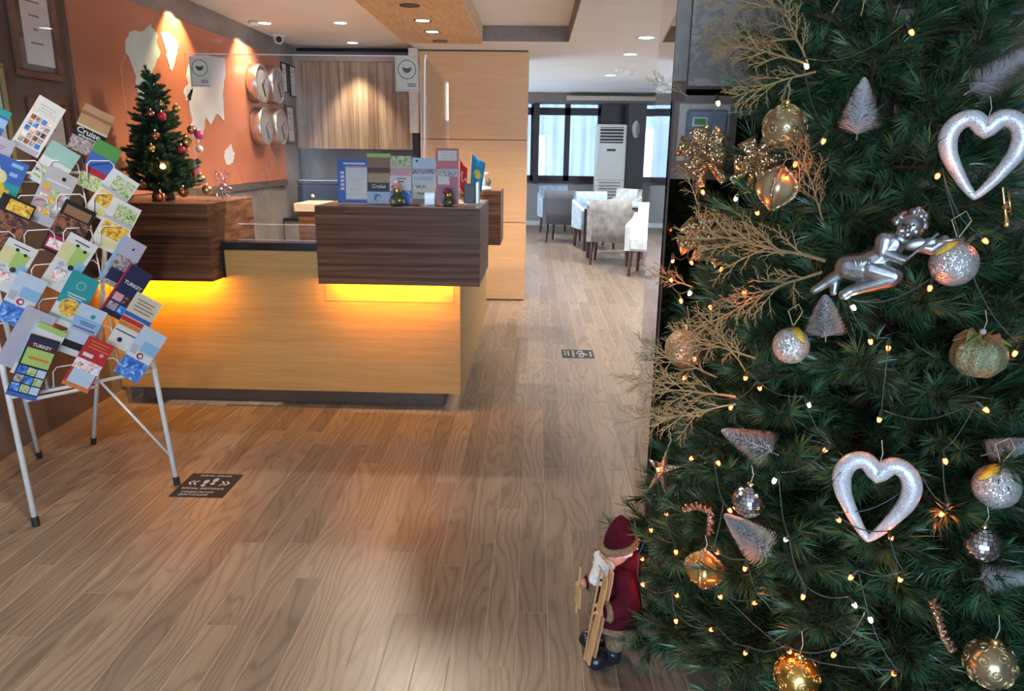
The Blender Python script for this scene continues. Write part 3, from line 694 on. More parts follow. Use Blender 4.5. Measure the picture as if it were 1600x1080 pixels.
# ------------------------------------------------------------------ wall cabinet and back office
wc_ = thing('wall_cabinet', 'zebrano fronted wall cabinet with tan side behind the counter', 'cabinet')
bx('carcass', (-2.285, 7.22, 1.415), (-1.14, 7.398, 2.24), M('tan_carcass', (.40, .28, .18), .5), wc_)
xs = [-2.20, -1.85, -1.50, -1.145]
for a, b in zip(xs[:-1], xs[1:]): bx('cabinet_door', (a + .001, 7.20, 1.417), (b - .001, 7.22, 2.20), m_zebra, wc_, .002)
bx('cornice', (-2.285, 7.20, 2.205), (-1.14, 7.22, 2.25), M('tan_carcass', (.40, .28, .18), .5), wc_)
pr = thing('office_printer', 'dark navy office machine on the back counter', 'printer', (-1.93, 6.9, .80))
m_navy = M('navy_plastic', (.018, .026, .06), .35)
bx('body', (-.22, -.2, 0), (.30, .2, .30), m_navy, pr, .015); bx('lid', (-.22, -.2, .30), (.30, .2, .345), M('navy_lid', (.03, .045, .09), .3), pr, .01); bx('paper_tray', (-.15, -.22, .06), (.22, -.19, .13), m_ink, pr, .004)
bx('lid_edge', (-.2, -.203, .335), (.28, -.2, .343), M('pale_blue_edge', (.35, .5, .7), .3), pr); MB().ball((-.08, -.2, .2), .018, 10).build('button', m_white, pr, True)
bc = thing('back_counter', 'grey back counter along the rear wall of the reception', 'counter')
bx('body', (XW + .01, 6.68, 0), (-1.17, 7.39, .78), M('grey_laminate', (.22, .21, .21), .4), bc); bx('counter_top', (XW + .01, 6.66, .78), (-1.17, 7.39, .80), m_black, bc)

# ------------------------------------------------------------------ ceiling fittings
m_lens = M('cool_lens', (.9, .95, 1), .3, emit=(.62, .78, 1.0), estr=5.0)
m_lens_off = M('dark_lens', (.02, .02, .02), .3)
def downlight(x, y, z, lab, r=.075, on=True, energy=12, col=(1, .93, .82), dark=False, spot=125, grp='recessed ceiling downlights', blend=.6):
    t = thing('downlight', lab, 'ceiling light', (x, y, z), 0, grp)
    MB().lathe([(r * .78, -.001), (r, -.004), (r * 1.02, .0), (r * .78, .003)], 28).build('trim_ring', m_ink if dark else m_white, t, True)
    MB().lathe([(r * .78, -.0015), (r * .78, .002)], 28).build('lens', m_lens if on else m_lens_off, t)
    if energy: light('downlight_lamp', 'SPOT', (0, 0, -.02), energy, col, .028, spot=spot, blend=blend, parent=t)
WARM = (1, .86, .70); COOL = (1.0, .96, .92)
for y, on in ((6.37, False), (5.90, True), (5.42, True), (4.88, False), (4.39, True)):
    downlight(-.797, y, 2.275, 'round downlight with a %s lens in the tan ceiling beam' % ('lit bluish' if on else 'dark'), .062, on, (115 if y < 4.5 else 36) if on else 0, (1, .86, .68), True, 150 if y < 4.5 else 130, 'downlights in the tan beam')
for y in (6.0, ): downlight(-2.10, y, CZL, 'white downlight near the clocks', .06, True, 24, WARM, False)
downlight(-1.504, 5.96, CZL, 'bluish lit downlight in front of the wall cabinet', .06, True, 24, WARM)
downlight(-1.665, 7.0, CZL, 'bluish lit downlight next to the rear wall cabinet', .06, True, 48, (1, .9, .72), False, 75)
for y in (6.26, 7.27, 9.15): downlight(.856, y, CZ, 'white downlight in the walkway ceiling', .075, True, 50, COOL)
# warm wall washers over the map, hidden behind a dark coffer lip
for y, e in ((4.85, 34), (5.92, 20)):
    t = thing('wall_washer', 'warm spotlight washing the orange map panel', 'spotlight', (XW + .13, y, CZL - .005), 0, 'map spotlights')
    MB().lathe([(.03, -.03), (.035, -.03), (.035, 0), (.03, .002)], 18).build('can', m_white, t, True)
    lo = light('washer_lamp', 'SPOT', (0, 0, -.035), e, (1, .72, .38), .015, spot=95, blend=.5, parent=t, rot=(0, math.radians(14), 0))
# unseen warm lamps added above the lobby to brighten the floor
for x, y in ((-1.55, .3), (-1.55, 2.2)):
    downlight(x, y, CZL if x < -1.1 else CZ, 'added warm lamp over the lobby floor', .075, True, 30, WARM)
for x, y in ((.4, 11.2), (2.2, 11.2), (-1.6, 11.4), (1.6, 8.2)):
    downlight(x, y, 2.5 if y > 9.6 else CZ, 'cool downlight over the dining tables', .075, True, 80, COOL)
cm = thing('security_camera', 'small black and white dome camera on the ceiling by the wall', 'camera', (-2.20, 6.6, CZL))
MB().lathe([(.055, -.012), (.06, 0)], 20).build('base', m_white, cm, True); MB().ball((0, 0, -.03), .042, 16).build('housing', m_white, cm, True); MB().ball((.012, -.026, -.036), .026, 14).build('lens', m_rubber, cm, True)
for (x, y) in ((.88, 8.35), (1.0, 8.6)):
    t = thing('smoke_detector', 'white smoke detector on the walkway ceiling', 'smoke detector', (x, y, CZ), 0, 'smoke detectors'); MB().lathe([(.03, -.05), (.05, -.045), (.055, -.02), (.06, 0)], 20).build('housing', m_white, t, True); MB().lathe([(.04, -.033), (.052, -.033), (.052, -.028)], 20).build('vent', M('grey_vent', (.4, .4, .4), .5), t)

# ------------------------------------------------------------------ floor stickers
def floor_sticker(cx, cy, s, rz, lab):
    t = thing('floor_sticker', lab, 'floor sticker', (cx, cy, .0), rz, 'distance floor stickers'); h = s / 2
    bx('sheet', (-h, -h, .0003), (h, h, .0012), M('charcoal_vinyl', (.028, .028, .030), .6, spec=.2), t)
    w = M('white_vinyl_print', (.72, .72, .70), .5, noise=.03); g = M('grey_vinyl_print', (.50, .49, .45), .5, noise=.05); z = .0014
    lettering('SOSYAL MESAFE', s * .085, w, t, (0, h * .80, z), (0, 0, 0), depth=.0001); lettering('SOCIAL DISTANCE', s * .095, w, t, (-s * .02, -h * .30, z), (0, 0, 0), depth=.0001)
    lettering('СОЦИАЛЬНАЯ', s * .085, w, t, (-s * .06, -h * .60, z), (0, 0, 0), depth=.0001); lettering('ДИСТАНЦИЯ', s * .085, w, t, (-s * .09, -h * .82, z), (0, 0, 0), depth=.0001)
    for sx in (-1, 1):
        for k in range(2):
            x = sx * s * (.40 - .09 * k); d = sx * s * .07; q = s * .09; wd = s * .035 * sx
            pts = [(x - d, .17 * h + q), (x - d - wd, .17 * h + q), (x - wd, .17 * h), (x - d - wd, .17 * h - q), (x - d, .17 * h - q), (x, .17 * h)]
            mb = MB(); mb.add([(a, b, z) for a, b in pts], [(0, 1, 2, 5), (5, 2, 3, 4)]); mb.build('arrow', w, t)
    for sx, dy in ((-1, -.03), (1, .05)):
        mb = MB(); n = 16; cx_ = sx * s * .075; cy_ = h * .32 + dy * s
        sole = [(cx_ + math.cos(2 * PI * k / n) * s * (.05 + .012 * math.sin(2 * PI * k / n)), cy_ + math.sin(2 * PI * k / n) * s * .095, z) for k in range(n)]; heel = [(cx_ + math.cos(2 * PI * k / n) * s * .042, cy_ - s * .15 + math.sin(2 * PI * k / n) * s * .04, z) for k in range(n)]
        mb.add(sole, [tuple(range(n))]); mb.build('footprint', g, t); mb = MB(); mb.add(heel, [tuple(range(n))]); mb.build('footprint_heel', w, t)
floor_sticker(-1.382, 2.852, .228, 0, 'square charcoal distance sticker on the planks at the brochure stand foot')
floor_sticker(.335, 5.125, .228, -PI / 2, 'square charcoal distance sticker in the walkway to the dining room')

# ------------------------------------------------------------------ brochure stand
FLf, FRf = at_z(57, 822), at_z(277, 758)
RU = (FRf - FLf).normalized(); RN = Vector((RU.y, -RU.x, 0)); RMID = (FLf + FRf) / 2; KL = .25
TV = (Vector((0, 0, 1)) - RN * KL).normalized(); NV = (RN + Vector((0, 0, KL))).normalized()
def RP(s, z, off=0.0): return RMID + RU * s + Vector((0, 0, z)) - RN * (KL * z) + NV * off
def rhit(px, py, off=0.0):
    r = ray(px, py); return CAM + r * ((RMID + NV * off - CAM).dot(NV) / r.dot(NV))
rk = thing('brochure_stand', 'white wire brochure stand on tubular legs beside the counter', 'brochure stand')
m_wire = M('white_wire', (.78, .76, .72), .35, noise=.04)
HW = .262; ZT = 1.30
for s in (-1, 1):
    l = MB().tube([RP(s * HW, .012), RP(s * HW, ZT)], .0105, 10).build('front_leg', m_wire, rk, True); MB().tube([RP(s * HW, .0), RP(s * HW, .035)], .0135, 10).build('rubber_foot', m_rubber, l)
for px, py, s in ((62, 716, -1), (146, 694, 1)):
    f_ = at_z(px, py); top = RP(s * HW * .9, ZT * .97, -.02)
    l = MB().tube([f_ + (top - f_) * .01, top], .0095, 10).build('rear_leg', m_wire, rk, True); MB().tube([f_, f_ + (top - f_) * .03], .0125, 10).build('rubber_foot', m_rubber, l)
bl = [at_z(62, 716), at_z(146, 694)]
MB().tube([bl[0] + (RP(-HW * .9, ZT * .97) - bl[0]) * .25, bl[1] + (RP(HW * .9, ZT * .97) - bl[1]) * .25], .0085, 8).build('rear_rail', m_wire, rk, True)
MB().tube([RP(HW, .12), RP(.05, .485)], .0055, 8).build('brace', m_wire, rk, True)
for z in (.485, ZT): MB().tube([RP(-HW - .01, z), RP(HW + .01, z)], .0075 if z < .6 else .006, 8).build('rail', m_wire, rk, True)
rowz = [.50 + .128 * k for k in range(7)]
for z in rowz[1:]: MB().tube([RP(-HW, z), RP(HW, z)], .0032, 6).build('row_wire', m_wire, rk, True)
for s in np.linspace(-HW, HW, 5)[1:-1]: MB().tube([RP(s, .485), RP(s, ZT)], .0032, 6).build('upright_wire', m_wire, rk, True)
cw = 2 * HW / 4
for i, z in enumerate(rowz):
    for c in range(4):
        s0 = -HW + cw * c + .012; s1 = s0 + cw - .024
        MB().tube([RP(s0, z), RP(s0, z - .004, .04), RP(s0 + .004, z + .05, .055), RP(s0 + .018, z + .066, .057), RP(s1 - .018, z + .066, .057), RP(s1 - .004, z + .05, .055), RP(s1, z - .004, .04), RP(s1, z)], .0024, 5).build('pocket_wire', m_wire, rk, True)

# ------------------------------------------------------------------ brochures
C = {k: M('ink_' + k, tuple(c * .80 for c in v), .35, noise=.05) for k, v in dict(white=(.78, .78, .76), cream=(.70, .64, .50), grey=(.50, .51, .55), lilac=(.48, .47, .58), black=(.015, .015, .018), brown=(.30, .16, .08), tan=(.48, .30, .16), navy=(.02, .025, .075), blue=(.05, .14, .48), sky=(.28, .52, .78), pale=(.55, .68, .82),
     teal=(.03, .34, .36), mint=(.35, .58, .50), green=(.09, .32, .08), lime=(.42, .62, .16), red=(.55, .03, .03), crimson=(.42, .02, .06), orange=(.75, .22, .03), yellow=(.75, .52, .05), lemon=(.75, .72, .36), pink=(.72, .35, .40), maroon=(.10, .02, .02)).items()}
C['food'] = photo('print_food', [(.25, .1, .02), (.72, .42, .04), (.85, .6, .15)], 55); C['dark'] = photo('print_night', [(.008, .008, .012), (.06, .03, .03), (.35, .12, .05), (.02, .02, .03)], 45)
C['city'] = photo('print_city', [(.05, .05, .09), (.2, .18, .2), (.5, .42, .38), (.15, .15, .3)], 70); C['people'] = photo('print_people', [(.5, .08, .1), (.8, .5, .4), (.85, .85, .85), (.25, .3, .55)], 60)
C['sea'] = photo('print_sea', [(.02, .06, .3), (.06, .2, .6), (.35, .6, .85)], 40); C['garden'] = photo('print_garden', [(.05, .2, .04), (.3, .45, .08), (.6, .6, .5), (.1, .15, .08)], 60)
def grid(u0, v0, u1, v1, nx, ny, cols, g=.03):
    out = []; k = 0
    for j in range(ny):
        for i in range(nx):
            a = u0 + (u1 - u0) * i / nx; b = v0 + (v1 - v0) * j / ny
            out.append((a + g / 2, b + g / 3, a + (u1 - u0) / nx - g / 2, b + (v1 - v0) / ny - g / 3, cols[k % len(cols)])); k += 1
    return out
def lines(u0, u1, v, n, dv, col='black', h=.012): return [(u0 + .05 * (k % 2), v - k * dv, u1 - .08 * ((k + 1) % 3), v - k * dv + h, col) for k in range(n)]
def brochure_mesh(w, h, base, rects, discs=(), thick=.004, curl=0.0):
    """cover in local x (width), y (height), z out"""
    nseg = 8; keys = [base]; mb = MB()
    def zc(y): return curl * ((y / h + .5) ** 2)
    vs = []; fs = []
    for k in range(nseg + 1):
        y = -h / 2 + h * k / nseg; z = zc(y); vs += [(-w/2, y, z), (w/2, y, z), (w/2, y, z - thick), (-w/2, y, z - thick)]
    for k in range(nseg):
        a = 4 * k; b = a + 4
        for i in range(4): j = (i + 1) % 4; fs.append((a + i, a + j, b + j, b + i))
    fs += [(3, 2, 1, 0), tuple(4 * nseg + i for i in range(4))]
    mb.add(vs, fs, 0)
    def slot(c):
        if c not in keys: keys.append(c)
        return keys.index(c)
    lay = .0003
    for q, (u0, v0, u1, v1, c) in enumerate(rects):
        m = slot(c); n = max(1, int(math.ceil((v1 - v0) * nseg))); z0 = lay + q * .00002
        vs = []; 
        for k in range(n + 1):
            y = (v0 + (v1 - v0) * k / n - .5) * h; vs += [((u0 - .5) * w, y, zc(y) + z0), ((u1 - .5) * w, y, zc(y) + z0)]
        mb.add(vs, [(2*k, 2*k+1, 2*k+3, 2*k+2) for k in range(n)], m)
    for q, (cu, cv, r, c) in enumerate(discs):
        m = slot(c); n = 20; vs = []
        for k in range(n):
            x = (cu - .5) * w + r * w * math.cos(2*PI*k/n); y = (cv - .5) * h + r * w * math.sin(2*PI*k/n); vs.append((x, y, zc(y) + .0011 + q * .0001))
        mb.add(vs, [tuple(range(n))], m)
    return mb, [C[k] for k in keys]
D = {}
D['white_grid'] = ('white', lines(.2, .85, .86, 3, .05, 'grey', .018) + [(.06, .72, .9, .727, 'yellow')] + grid(.1, .12, .9, .66, 4, 5, ['city', 'dark', 'city', 'sea', 'people']) + [(.05, .0, .95, .1, 'lilac')], ())
D['cruise'] = ('black', [(0, .55, 1, 1, 'tan'), (.0, .78, 1, .85, 'brown'), (0, .52, 1, .56, 'cream'), (0, .0, 1, .3, 'city')], ())
D['blue_wave'] = ('blue', [(0, .6, 1, .8, 'sky'), (0, .85, 1, 1, 'teal')], ())
D['lilac'] = ('lilac', [(.1, .2, .9, .5, 'white')] + lines(.15, .8, .8, 2, .06, 'navy'), ())
D['teal_leaf'] = ('mint', [(0, 0, 1, .62, 'white'), (.05, .1, .95, .45, 'garden')], ())
D['stripes'] = ('maroon', [(0, .72, 1, 1, 'green'), (0, .42, 1, .72, 'blue'), (0, .30, 1, .42, 'crimson'), (0, .0, 1, .3, 'garden')], ())
D['pine'] = ('teal', [(0, .5, 1, 1, 'blue')] + lines(.5, .95, .85, 2, .2, 'sky', .08) + [(0, 0, .75, .35, 'yellow')], ((.25, .55, .28, 'lemon'), (.3, .3, .3, 'yellow')))
D['flower'] = ('grey', [(0, .0, 1, .14, 'grey'), (.1, .76, .9, .79, 'white')] + grid(.08, .16, .95, .66, 3, 4, ['people', 'food', 'city', 'pink', 'garden', 'people'], .05), ((.6, .88, .07, 'black'), (.2, .66, .12, 'yellow')))
D['food'] = ('white', [(.25, .62, .95, .92, 'garden'), (0, .56, 1, .63, 'grey'), (.1, .24, .95, .54, 'food'), (.3, .06, .9, .2, 'lemon')], ())
D['night'] = ('black', [(.25, .72, .95, .95, 'food'), (.0, .0, 1, .68, 'dark')], ())
D['night_red'] = ('black', [(.1, .75, .9, .92, 'brown'), (0, .35, 1, .72, 'dark'), (.05, .05, .95, .32, 'crimson'), (.1, .08, .6, .25, 'people')], ())
D['kids'] = ('white', lines(.25, .85, .90, 1, .05, 'black', .02) + [(0, .52, .5, .84, 'lemon'), (.42, .46, .88, .82, 'lime'), (.7, .4, 1, .6, 'sky'), (.2, .26, .6, .38, 'lilac')], ((.42, .84, .06, 'black'), (.72, .80, .06, 'black'), (.42, .24, .24, 'people'), (.28, .44, .10, 'grey'), (.6, .45, .10, 'navy')))
D['lilac_photo'] = ('lilac', [(0, 0, .12, 1, 'sky'), (.12, .0, 1, .62, 'city'), (.2, .1, .95, .35, 'navy')], ((.6, .82, .05, 'navy'),))
D['airline'] = ('pale', [(0, .0, 1, .38, 'sea'), (0, .38, 1, .52, 'white'), (.35, .55, 1, .75, 'sky'), (.05, .45, .3, .62, 'grey')], ((.5, .46, .13, 'crimson'), (.52, .46, .07, 'white')))
D['teal'] = ('teal', [(0, .0, 1, .38, 'white'), (0, .1, 1, .16, 'mint'), (.2, .58, .85, .60, 'white'), (.25, .53, .75, .55, 'white')], ((.5, .78, .16, 'mint'), (.5, .78, .13, 'teal'), (.48, .34, .36, 'white'), (.48, .34, .33, 'food')))
D['turkey_navy'] = ('navy', [(0, .88, 1, 1, 'navy'), (0, .0, .08, 1, 'crimson')] + grid(.1, .08, .95, .45, 2, 2, ['city', 'sea', 'pink', 'dark'], .06), ())
D['grey_text'] = ('lilac', [(.1, .62, .85, .9, 'grey'), (.5, .5, .95, .8, 'pale')] + lines(.12, .8, .35, 4, .05, 'grey'), ())
D['gradient'] = ('pale', [(0, .55, 1, .75, 'sky'), (.05, .48, .9, .6, 'lilac'), (0, .12, 1, .26, 'black'), (0, .0, 1, .12, 'white'), (.25, .66, .85, .675, 'navy'), (.3, .62, .8, .635, 'navy'), (.1, .53, .9, .56, 'blue')], ((.6, .82, .09, 'teal'),))
D['banded'] = ('cream', lines(.15, .9, .88, 4, .06, 'brown', .02) + [(0, .56, 1, .63, 'blue'), (0, .46, 1, .54, 'red'), (0, .38, 1, .45, 'orange'), (0, .0, 1, .36, 'white'), (.05, .27, .9, .29, 'black')], ((.35, .14, .09, 'navy'),))
D['white_green'] = ('white', [(0, .9, 1, 1, 'lime'), (.0, .2, .45, .6, 'mint'), (.5, .5, .9, .7, 'blue')], ())
D['turkey_green'] = ('black', [(.04, .90, .98, .97, 'navy'), (.02, .80, .98, .89, 'maroon'), (.06, .52, .97, .79, 'lime'), (.2, .62, .9, .66, 'orange')] + grid(.02, .08, .98, .50, 3, 3, ['sea', 'garden', 'pale', 'city', 'sea', 'garden']) + [(0, 0, 1, .07, 'blue')], ())
D['red'] = ('red', lines(.15, .95, .92, 3, .06, 'orange', .02) + [(.12, .62, .5, .69, 'white'), (0, .36, 1, .56, 'people'), (.1, .08, .95, .36, 'pale'), (0, 0, 1, .07, 'orange')], ((.75, .74, .08, 'pink'),))
def place_brochure(design, top, bot, wpx, lab, curl=0.0, off=.02, text=None, cat='brochure', depth=.035):
    T = rhit(*top, off=off + depth); B = rhit(*bot, off=off); h = (T - B).length; up = (T - B).normalized()
    nrm = (NV - up * NV.dot(up)).normalized(); rt = up.cross(nrm)
    c = (T + B) / 2
    # width: pixels across, measured at right angles to the long side, turned into metres on the stand
    mid = ((top[0] + bot[0]) / 2, (top[1] + bot[1]) / 2); d = Vector((top[0] - bot[0], top[1] - bot[1])).normalized(); e = Vector((-d.y, d.x))
    e = Vector((abs(e.x), e.y if e.x > 0 else -e.y))
    w = max(.05, min(.115, abs((rhit(mid[0] + e.x * wpx / 2, mid[1] + e.y * wpx / 2, off) - rhit(mid[0] - e.x * wpx / 2, mid[1] - e.y * wpx / 2, off)).dot(rt)) * 1.02))
    mb, mats = brochure_mesh(w, h, *D[design], curl=curl)
    t = thing('brochure', lab, cat, group='brochures in the wire stand')
    R = Matrix((rt, up, nrm)).transposed().to_4x4(); t.matrix_world = Matrix.Translation(c) @ R
    mb.build('cover', mats, t)
    for s, size, u, v, col in (text or ()): lettering(s, size * w, C[col], t, ((u - .5) * w, (v - .5) * h, .0016 + curl * v * v), (0, 0, 0), depth=.0002, bold=.0004)
    return t
BR = [
 ('blue_wave', (0, 168), (-32, 232), 42, 'blue striped brochure at the outer end of the top row', 0, None),
 ('white_grid', (83, 160), (37, 236), 47, 'white brochure with an arch of small photos in the top row', 0, None),
 ('cruise', (157, 172), (128, 240), 52, 'black and tan cruise brochure sticking out of the top row', 0, (('Cruise', .28, .45, .44, 'white'), ('of Bosphorus', .11, .48, .34, 'white'))),
 ('lilac', (6, 215), (-22, 275), 42, 'pale lilac brochure under the blue striped one', 0, None),
 ('teal_leaf', (103, 232), (66, 290), 50, 'pale green brochure bending over beside the photo arch brochure', .03, None),
 ('stripes', (172, 226), (137, 296), 42, 'green, blue and red banded brochure below the cruise brochure', 0, None),
 ('pine', (22, 249), (-8, 318), 52, 'teal and yellow fruit brochure', 0, None),
 ('flower', (100, 269), (62, 350), 50, 'grey brochure with a grid of flower photos', 0, None),
 ('food', (196, 276), (152, 340), 48, 'white food brochure bending outward with a teal back', .03, None),
 ('night', (32, 312), (-6, 385), 56, 'black brochure with an orange night photo', 0, None),
 ('night_red', (128, 322), (88, 398), 56, 'black brochure with red show photos between the flower and food ones', 0, None),
 ('food', (200, 318), (162, 390), 48, 'white food brochure with yellow dishes above the lilac one', 0, None),
 ('kids', (38, 381), (-4, 452), 50, 'white, yellow and green brochure at the outer end of the stand', 0, None),
 ('kids', (133, 374), (83, 452), 48, 'white, yellow and green brochure over the teal one', 0, None),
 ('lilac_photo', (212, 376), (171, 446), 40, 'lilac topped brochure with dark photos and a blue spine', 0, None),
 ('airline', (54, 432), (12, 506), 47, 'pale blue brochure with a red emblem beside the teal one', 0, None),
 ('teal', (136, 431), (94, 508), 46, 'teal brochure with a round photo', 0, None),
 ('turkey_navy', (222, 421), (174, 494), 40, 'navy brochure with white TURKEY lettering', 0, (('TURKEY', .20, .55, .66, 'white'),)),
 ('grey_text', (66, 487), (16, 575), 50, 'greyish lilac text brochure near the bottom row', 0, None),
 ('gradient', (148, 481), (110, 555), 43, 'blue gradient brochure with a small teal emblem', 0, None),
 ('banded', (235, 466), (186, 545), 44, 'cream brochure with blue and red bands', 0, None),
 ('white_green', (84, 512), (38, 590), 46, 'white brochure with a lime green top edge', 0, None),
 ('turkey_green', (72, 528), (32, 622), 47, 'green brochure with TURKEY lettering and photo rows', 0, (('TURKEY', .17, .5, .845, 'white'),)),
 ('red', (160, 533), (116, 607), 42, 'red brochure in the bottom row', 0, None),
 ('airline', (244, 518), (196, 590), 40, 'pale blue brochure with a red emblem at the stand corner', 0, None),
]
for k, (d, tp, bt, w, lab, curl, tx) in enumerate(BR):
    place_brochure(d, tp, bt, w, lab, curl, .012 + .0025 * k, tx)

# ------------------------------------------------------------------ things on the counter box
ZC = 1.1335
def upright(design, x0, x1, ytop, ybot, y, lab, text=None, name='brochure', cat='brochure', lean=.12, base=True, group='leaflet holders on the counter'):
    a = at_y(x0, ybot, y); b = at_y(x1, ytop, y); w = b.x - a.x; h = (b.z - ZC) / math.cos(lean)
    t = thing(name, lab, cat, ((a.x + b.x) / 2, y, ZC), 0, group)
    mb, mats = brochure_mesh(w, h, *D[design]); o = mb.build('cover', mats, t, loc=(0, math.sin(lean) * h / 2, math.cos(lean) * h / 2 + .003), rot=(PI / 2 - lean, 0, 0))
    for s, size, u, v, col in (text or ()): lettering(s, size * w, C[col], o, ((u - .5) * w, (v - .5) * h, .0016), (0, 0, 0), depth=.0002, bold=.0003)
    if base:
        bx('holder_base', (-w / 2, -.02, 0), (w / 2, .06, .003), m_plexi, t); bx('holder_lip', (-w / 2, -.022, 0), (w / 2, -.02, h * .28), m_plexi, t); bx('holder_back', (-w / 2, .056 , .003), (w / 2, .06, h * .8), m_plexi, t)
    return t
D['blue_card'] = ('lilac', [(.0, 0, 1, 1, 'blue'), (.04, .03, .97, .96, 'lilac'), (.0, .84, 1, .97, 'blue'), (.2, .88, .9, .92, 'white'), (0, 0, .26, .84, 'blue'), (.28, .1, 1, .80, 'white'), (.0, 0, 1, .08, 'blue')] + [(.10, .30 + .09 * k, .22, .36 + .09 * k, 'white') for k in range(5)] + lines(.42, .92, .55, 5, .06, 'grey', .01), ())
D['bosphorus'] = ('black', [(0, .92, 1, 1, 'lime'), (0, .45, 1, .92, 'brown'), (.0, .62, 1, .72, 'maroon'), (.05, .42, .95, .60, 'tan'), (0, .0, 1, .24, 'pale')], ((.45, .12, .16, 'teal'), (.5, .10, .11, 'pale')))
D['maiden'] = ('cream', [(0, .78, 1, 1, 'garden'), (.05, .6, .95, .75, 'pink'), (0, .3, 1, .58, 'white'), (.0, .0, 1, .28, 'sea')] + lines(.35, .85, .52, 2, .06, 'black', .02), ())
D['wifi'] = ('grey', [(0, .78, 1, 1, 'pale'), (0, .66, 1, .76, 'city'), (.0, .45, 1, .65, 'pale'), (.1, .52, .9, .60, 'grey'), (.06, .13, 1.0, .46, 'cream'), (0, 0, 1, .12, 'brown')], ((.2, .93, .05, 'navy'),))
D['redcard'] = ('crimson', [(.1, .78, .92, .96, 'cream'), (.05, .66, .95, .76, 'red'), (.05, .50, .95, .64, 'city'), (.08, .36, .6, .50, 'cream'), (.2, .06, .9, .3, 'maroon')] + lines(.2, .85, .92, 3, .05, 'grey', .01), ())
D['redcard'][1].insert(0, (.0, .0, 1, 1, 'crimson'))
upright('blue_card', 528, 574, 250, 317, 3.86, 'blue edged information card with a white sheet on the counter', None, 'display_card', 'display card', .10, False)
upright('bosphorus', 574, 608, 241, 317, 3.85, 'brown and black cruise leaflet in a clear holder on the counter', (('Cruise', .22, .5, .345, 'white'),), 'leaflet_holder', 'leaflet')
upright('maiden', 609, 641, 245, 317, 3.85, 'cream leaflet with a pink heading in a clear counter holder', None, 'leaflet_holder', 'leaflet')
upright('wifi', 644, 679, 248, 319, 3.84, 'leaflet holder with a handwritten Wi-Fi password note', (('Wi-Fi', .2, .38, .38, 'black'), ('Password', .17, .56, .24, 'black')), 'leaflet_holder', 'leaflet')
upright('redcard', 681, 716, 233, 319, 3.86, 'tall red edged card behind the small red and green ornament', None, 'display_card', 'display card', .06, False)
gold_b = M('satin_gold', (.72, .47, .18), .28, 1.0, noise=.1); red_b = M('gloss_red', (.45, .02, .03), .15, coat=.5)
def trinket(px, y, lab, hat, hatmat, s=1.0):
    b = at_y(px, 318, y); t = thing('christmas_trinket', lab, 'ornament', (b.x, y, ZC), 0, 'little counter ornaments')
    MB().lathe([(.025 * s, 0), (.032 * s, .012 * s), (.028 * s, .045 * s), (.012 * s, .06 * s)], 16).build('body', M('fir_green', (.03, .09, .03), .6, bump=1, scale=120), t, True)
    for k in range(6):
        a = k * PI / 3; MB().ball((.028 * s * math.cos(a), .028 * s * math.sin(a), .02 * s + .006 * (k % 2)), .012 * s, 10).build('bauble', gold_b if k % 2 else hatmat, t, True)
    MB().ball((0, 0, .072 * s), .022 * s, 14).build('head', gold_b, t, True); MB().lathe([(.025 * s, .082 * s), (.018 * s, .10 * s), (.004 * s, .118 * s)], 14, c=(-.006, 0, 0)).build('hat', hatmat, t, True)
trinket(621, 3.775, 'gold bauble figure with a pink cap on a green base', True, M('pink_cap', (.62, .30, .27), .5), 1.05)
trinket(700, 3.775, 'small red and green christmas ornament in front of the red card', True, M('maroon_cap', (.30, .03, .04), .5), .8)
# pen box, payment terminal and flags
pb = thing('pen_box', 'black and grey pen box behind the red card', 'pen holder', (-.345, 4.02, ZC)); bx('body', (-.035, -.05, 0), (.03, .05, .105), M('black_plastic', (.02, .02, .022), .4), pb, .004); bx('side_plate', (.03, -.05, .0), (.045, .05, .115), M('steel_plate', (.42, .44, .46), .35, .6), pb, .002); bx('base_tray', (-.07, -.08, 0), (.075, .08, .004), m_white, pb)
bell = thing('service_bell', 'small brass bell standing between the holders', 'bell', (-.555, 4.12, ZC)); MB().lathe([(.035, 0), (.033, .03), (.02, .05), (.004, .056)], 20).build('dome', M('brass', (.6, .42, .2), .2, 1), bell, True); MB().tube([(0, 0, .05), (0, 0, .17)], .003, 6).build('stem', m_silver, bell); MB().ball((0, 0, .175), .014, 12).build('knob', M('brass', (.6, .42, .2), .2, 1), bell, True)
def flag(x, y, z0, h, cols, lab, droop, emblem, lean, fw=.075):
    t = thing('desk_flag', lab, 'flag', (x, y, z0), 0, 'desk flags'); top = Vector((lean * h, 0, h))
    MB().tube([(0, 0, 0), top], .0022, 6).build('pole', M('white_pole', (.85, .82, .82), .3), t); MB().lathe([(.028, 0), (.028, .006), (.008, .012)], 18).build('base', m_white, t, True); MB().ball(top, .005, 10).build('finial', m_silver, t, True)
    nx_, nz_ = 10, 14; vs = []; fs = []; mi = []
    for j in range(nz_ + 1):
        for i in range(nx_ + 1):
            u = i / nx_; v = j / nz_; k = .75 * droop
            x_ = top.x * (1 - v * .7) + u * fw * (1 - .15 * v) + .0; zz = top.z - .008 - v * h * .62 - u * k * .06; yy = .014 * math.sin(u * 7 + v * 2) * (.3 + u)
            vs.append((x_ if droop > 0 else x_, yy, zz))
    mb = MB()
    for j in range(nz_):
        for i in range(nx_):
            a = j * (nx_ + 1) + i; fs.append((a, a + 1, a + nx_ + 2, a + nx_ + 1)); mi.append(emblem(i / nx_, j / nz_))
    mb.v = vs; mb.f = fs; mb.m = mi; o = mb.build('cloth', cols, t, True); s_ = o.modifiers.new('thickness', 'SOLIDIFY'); s_.thickness = .0008
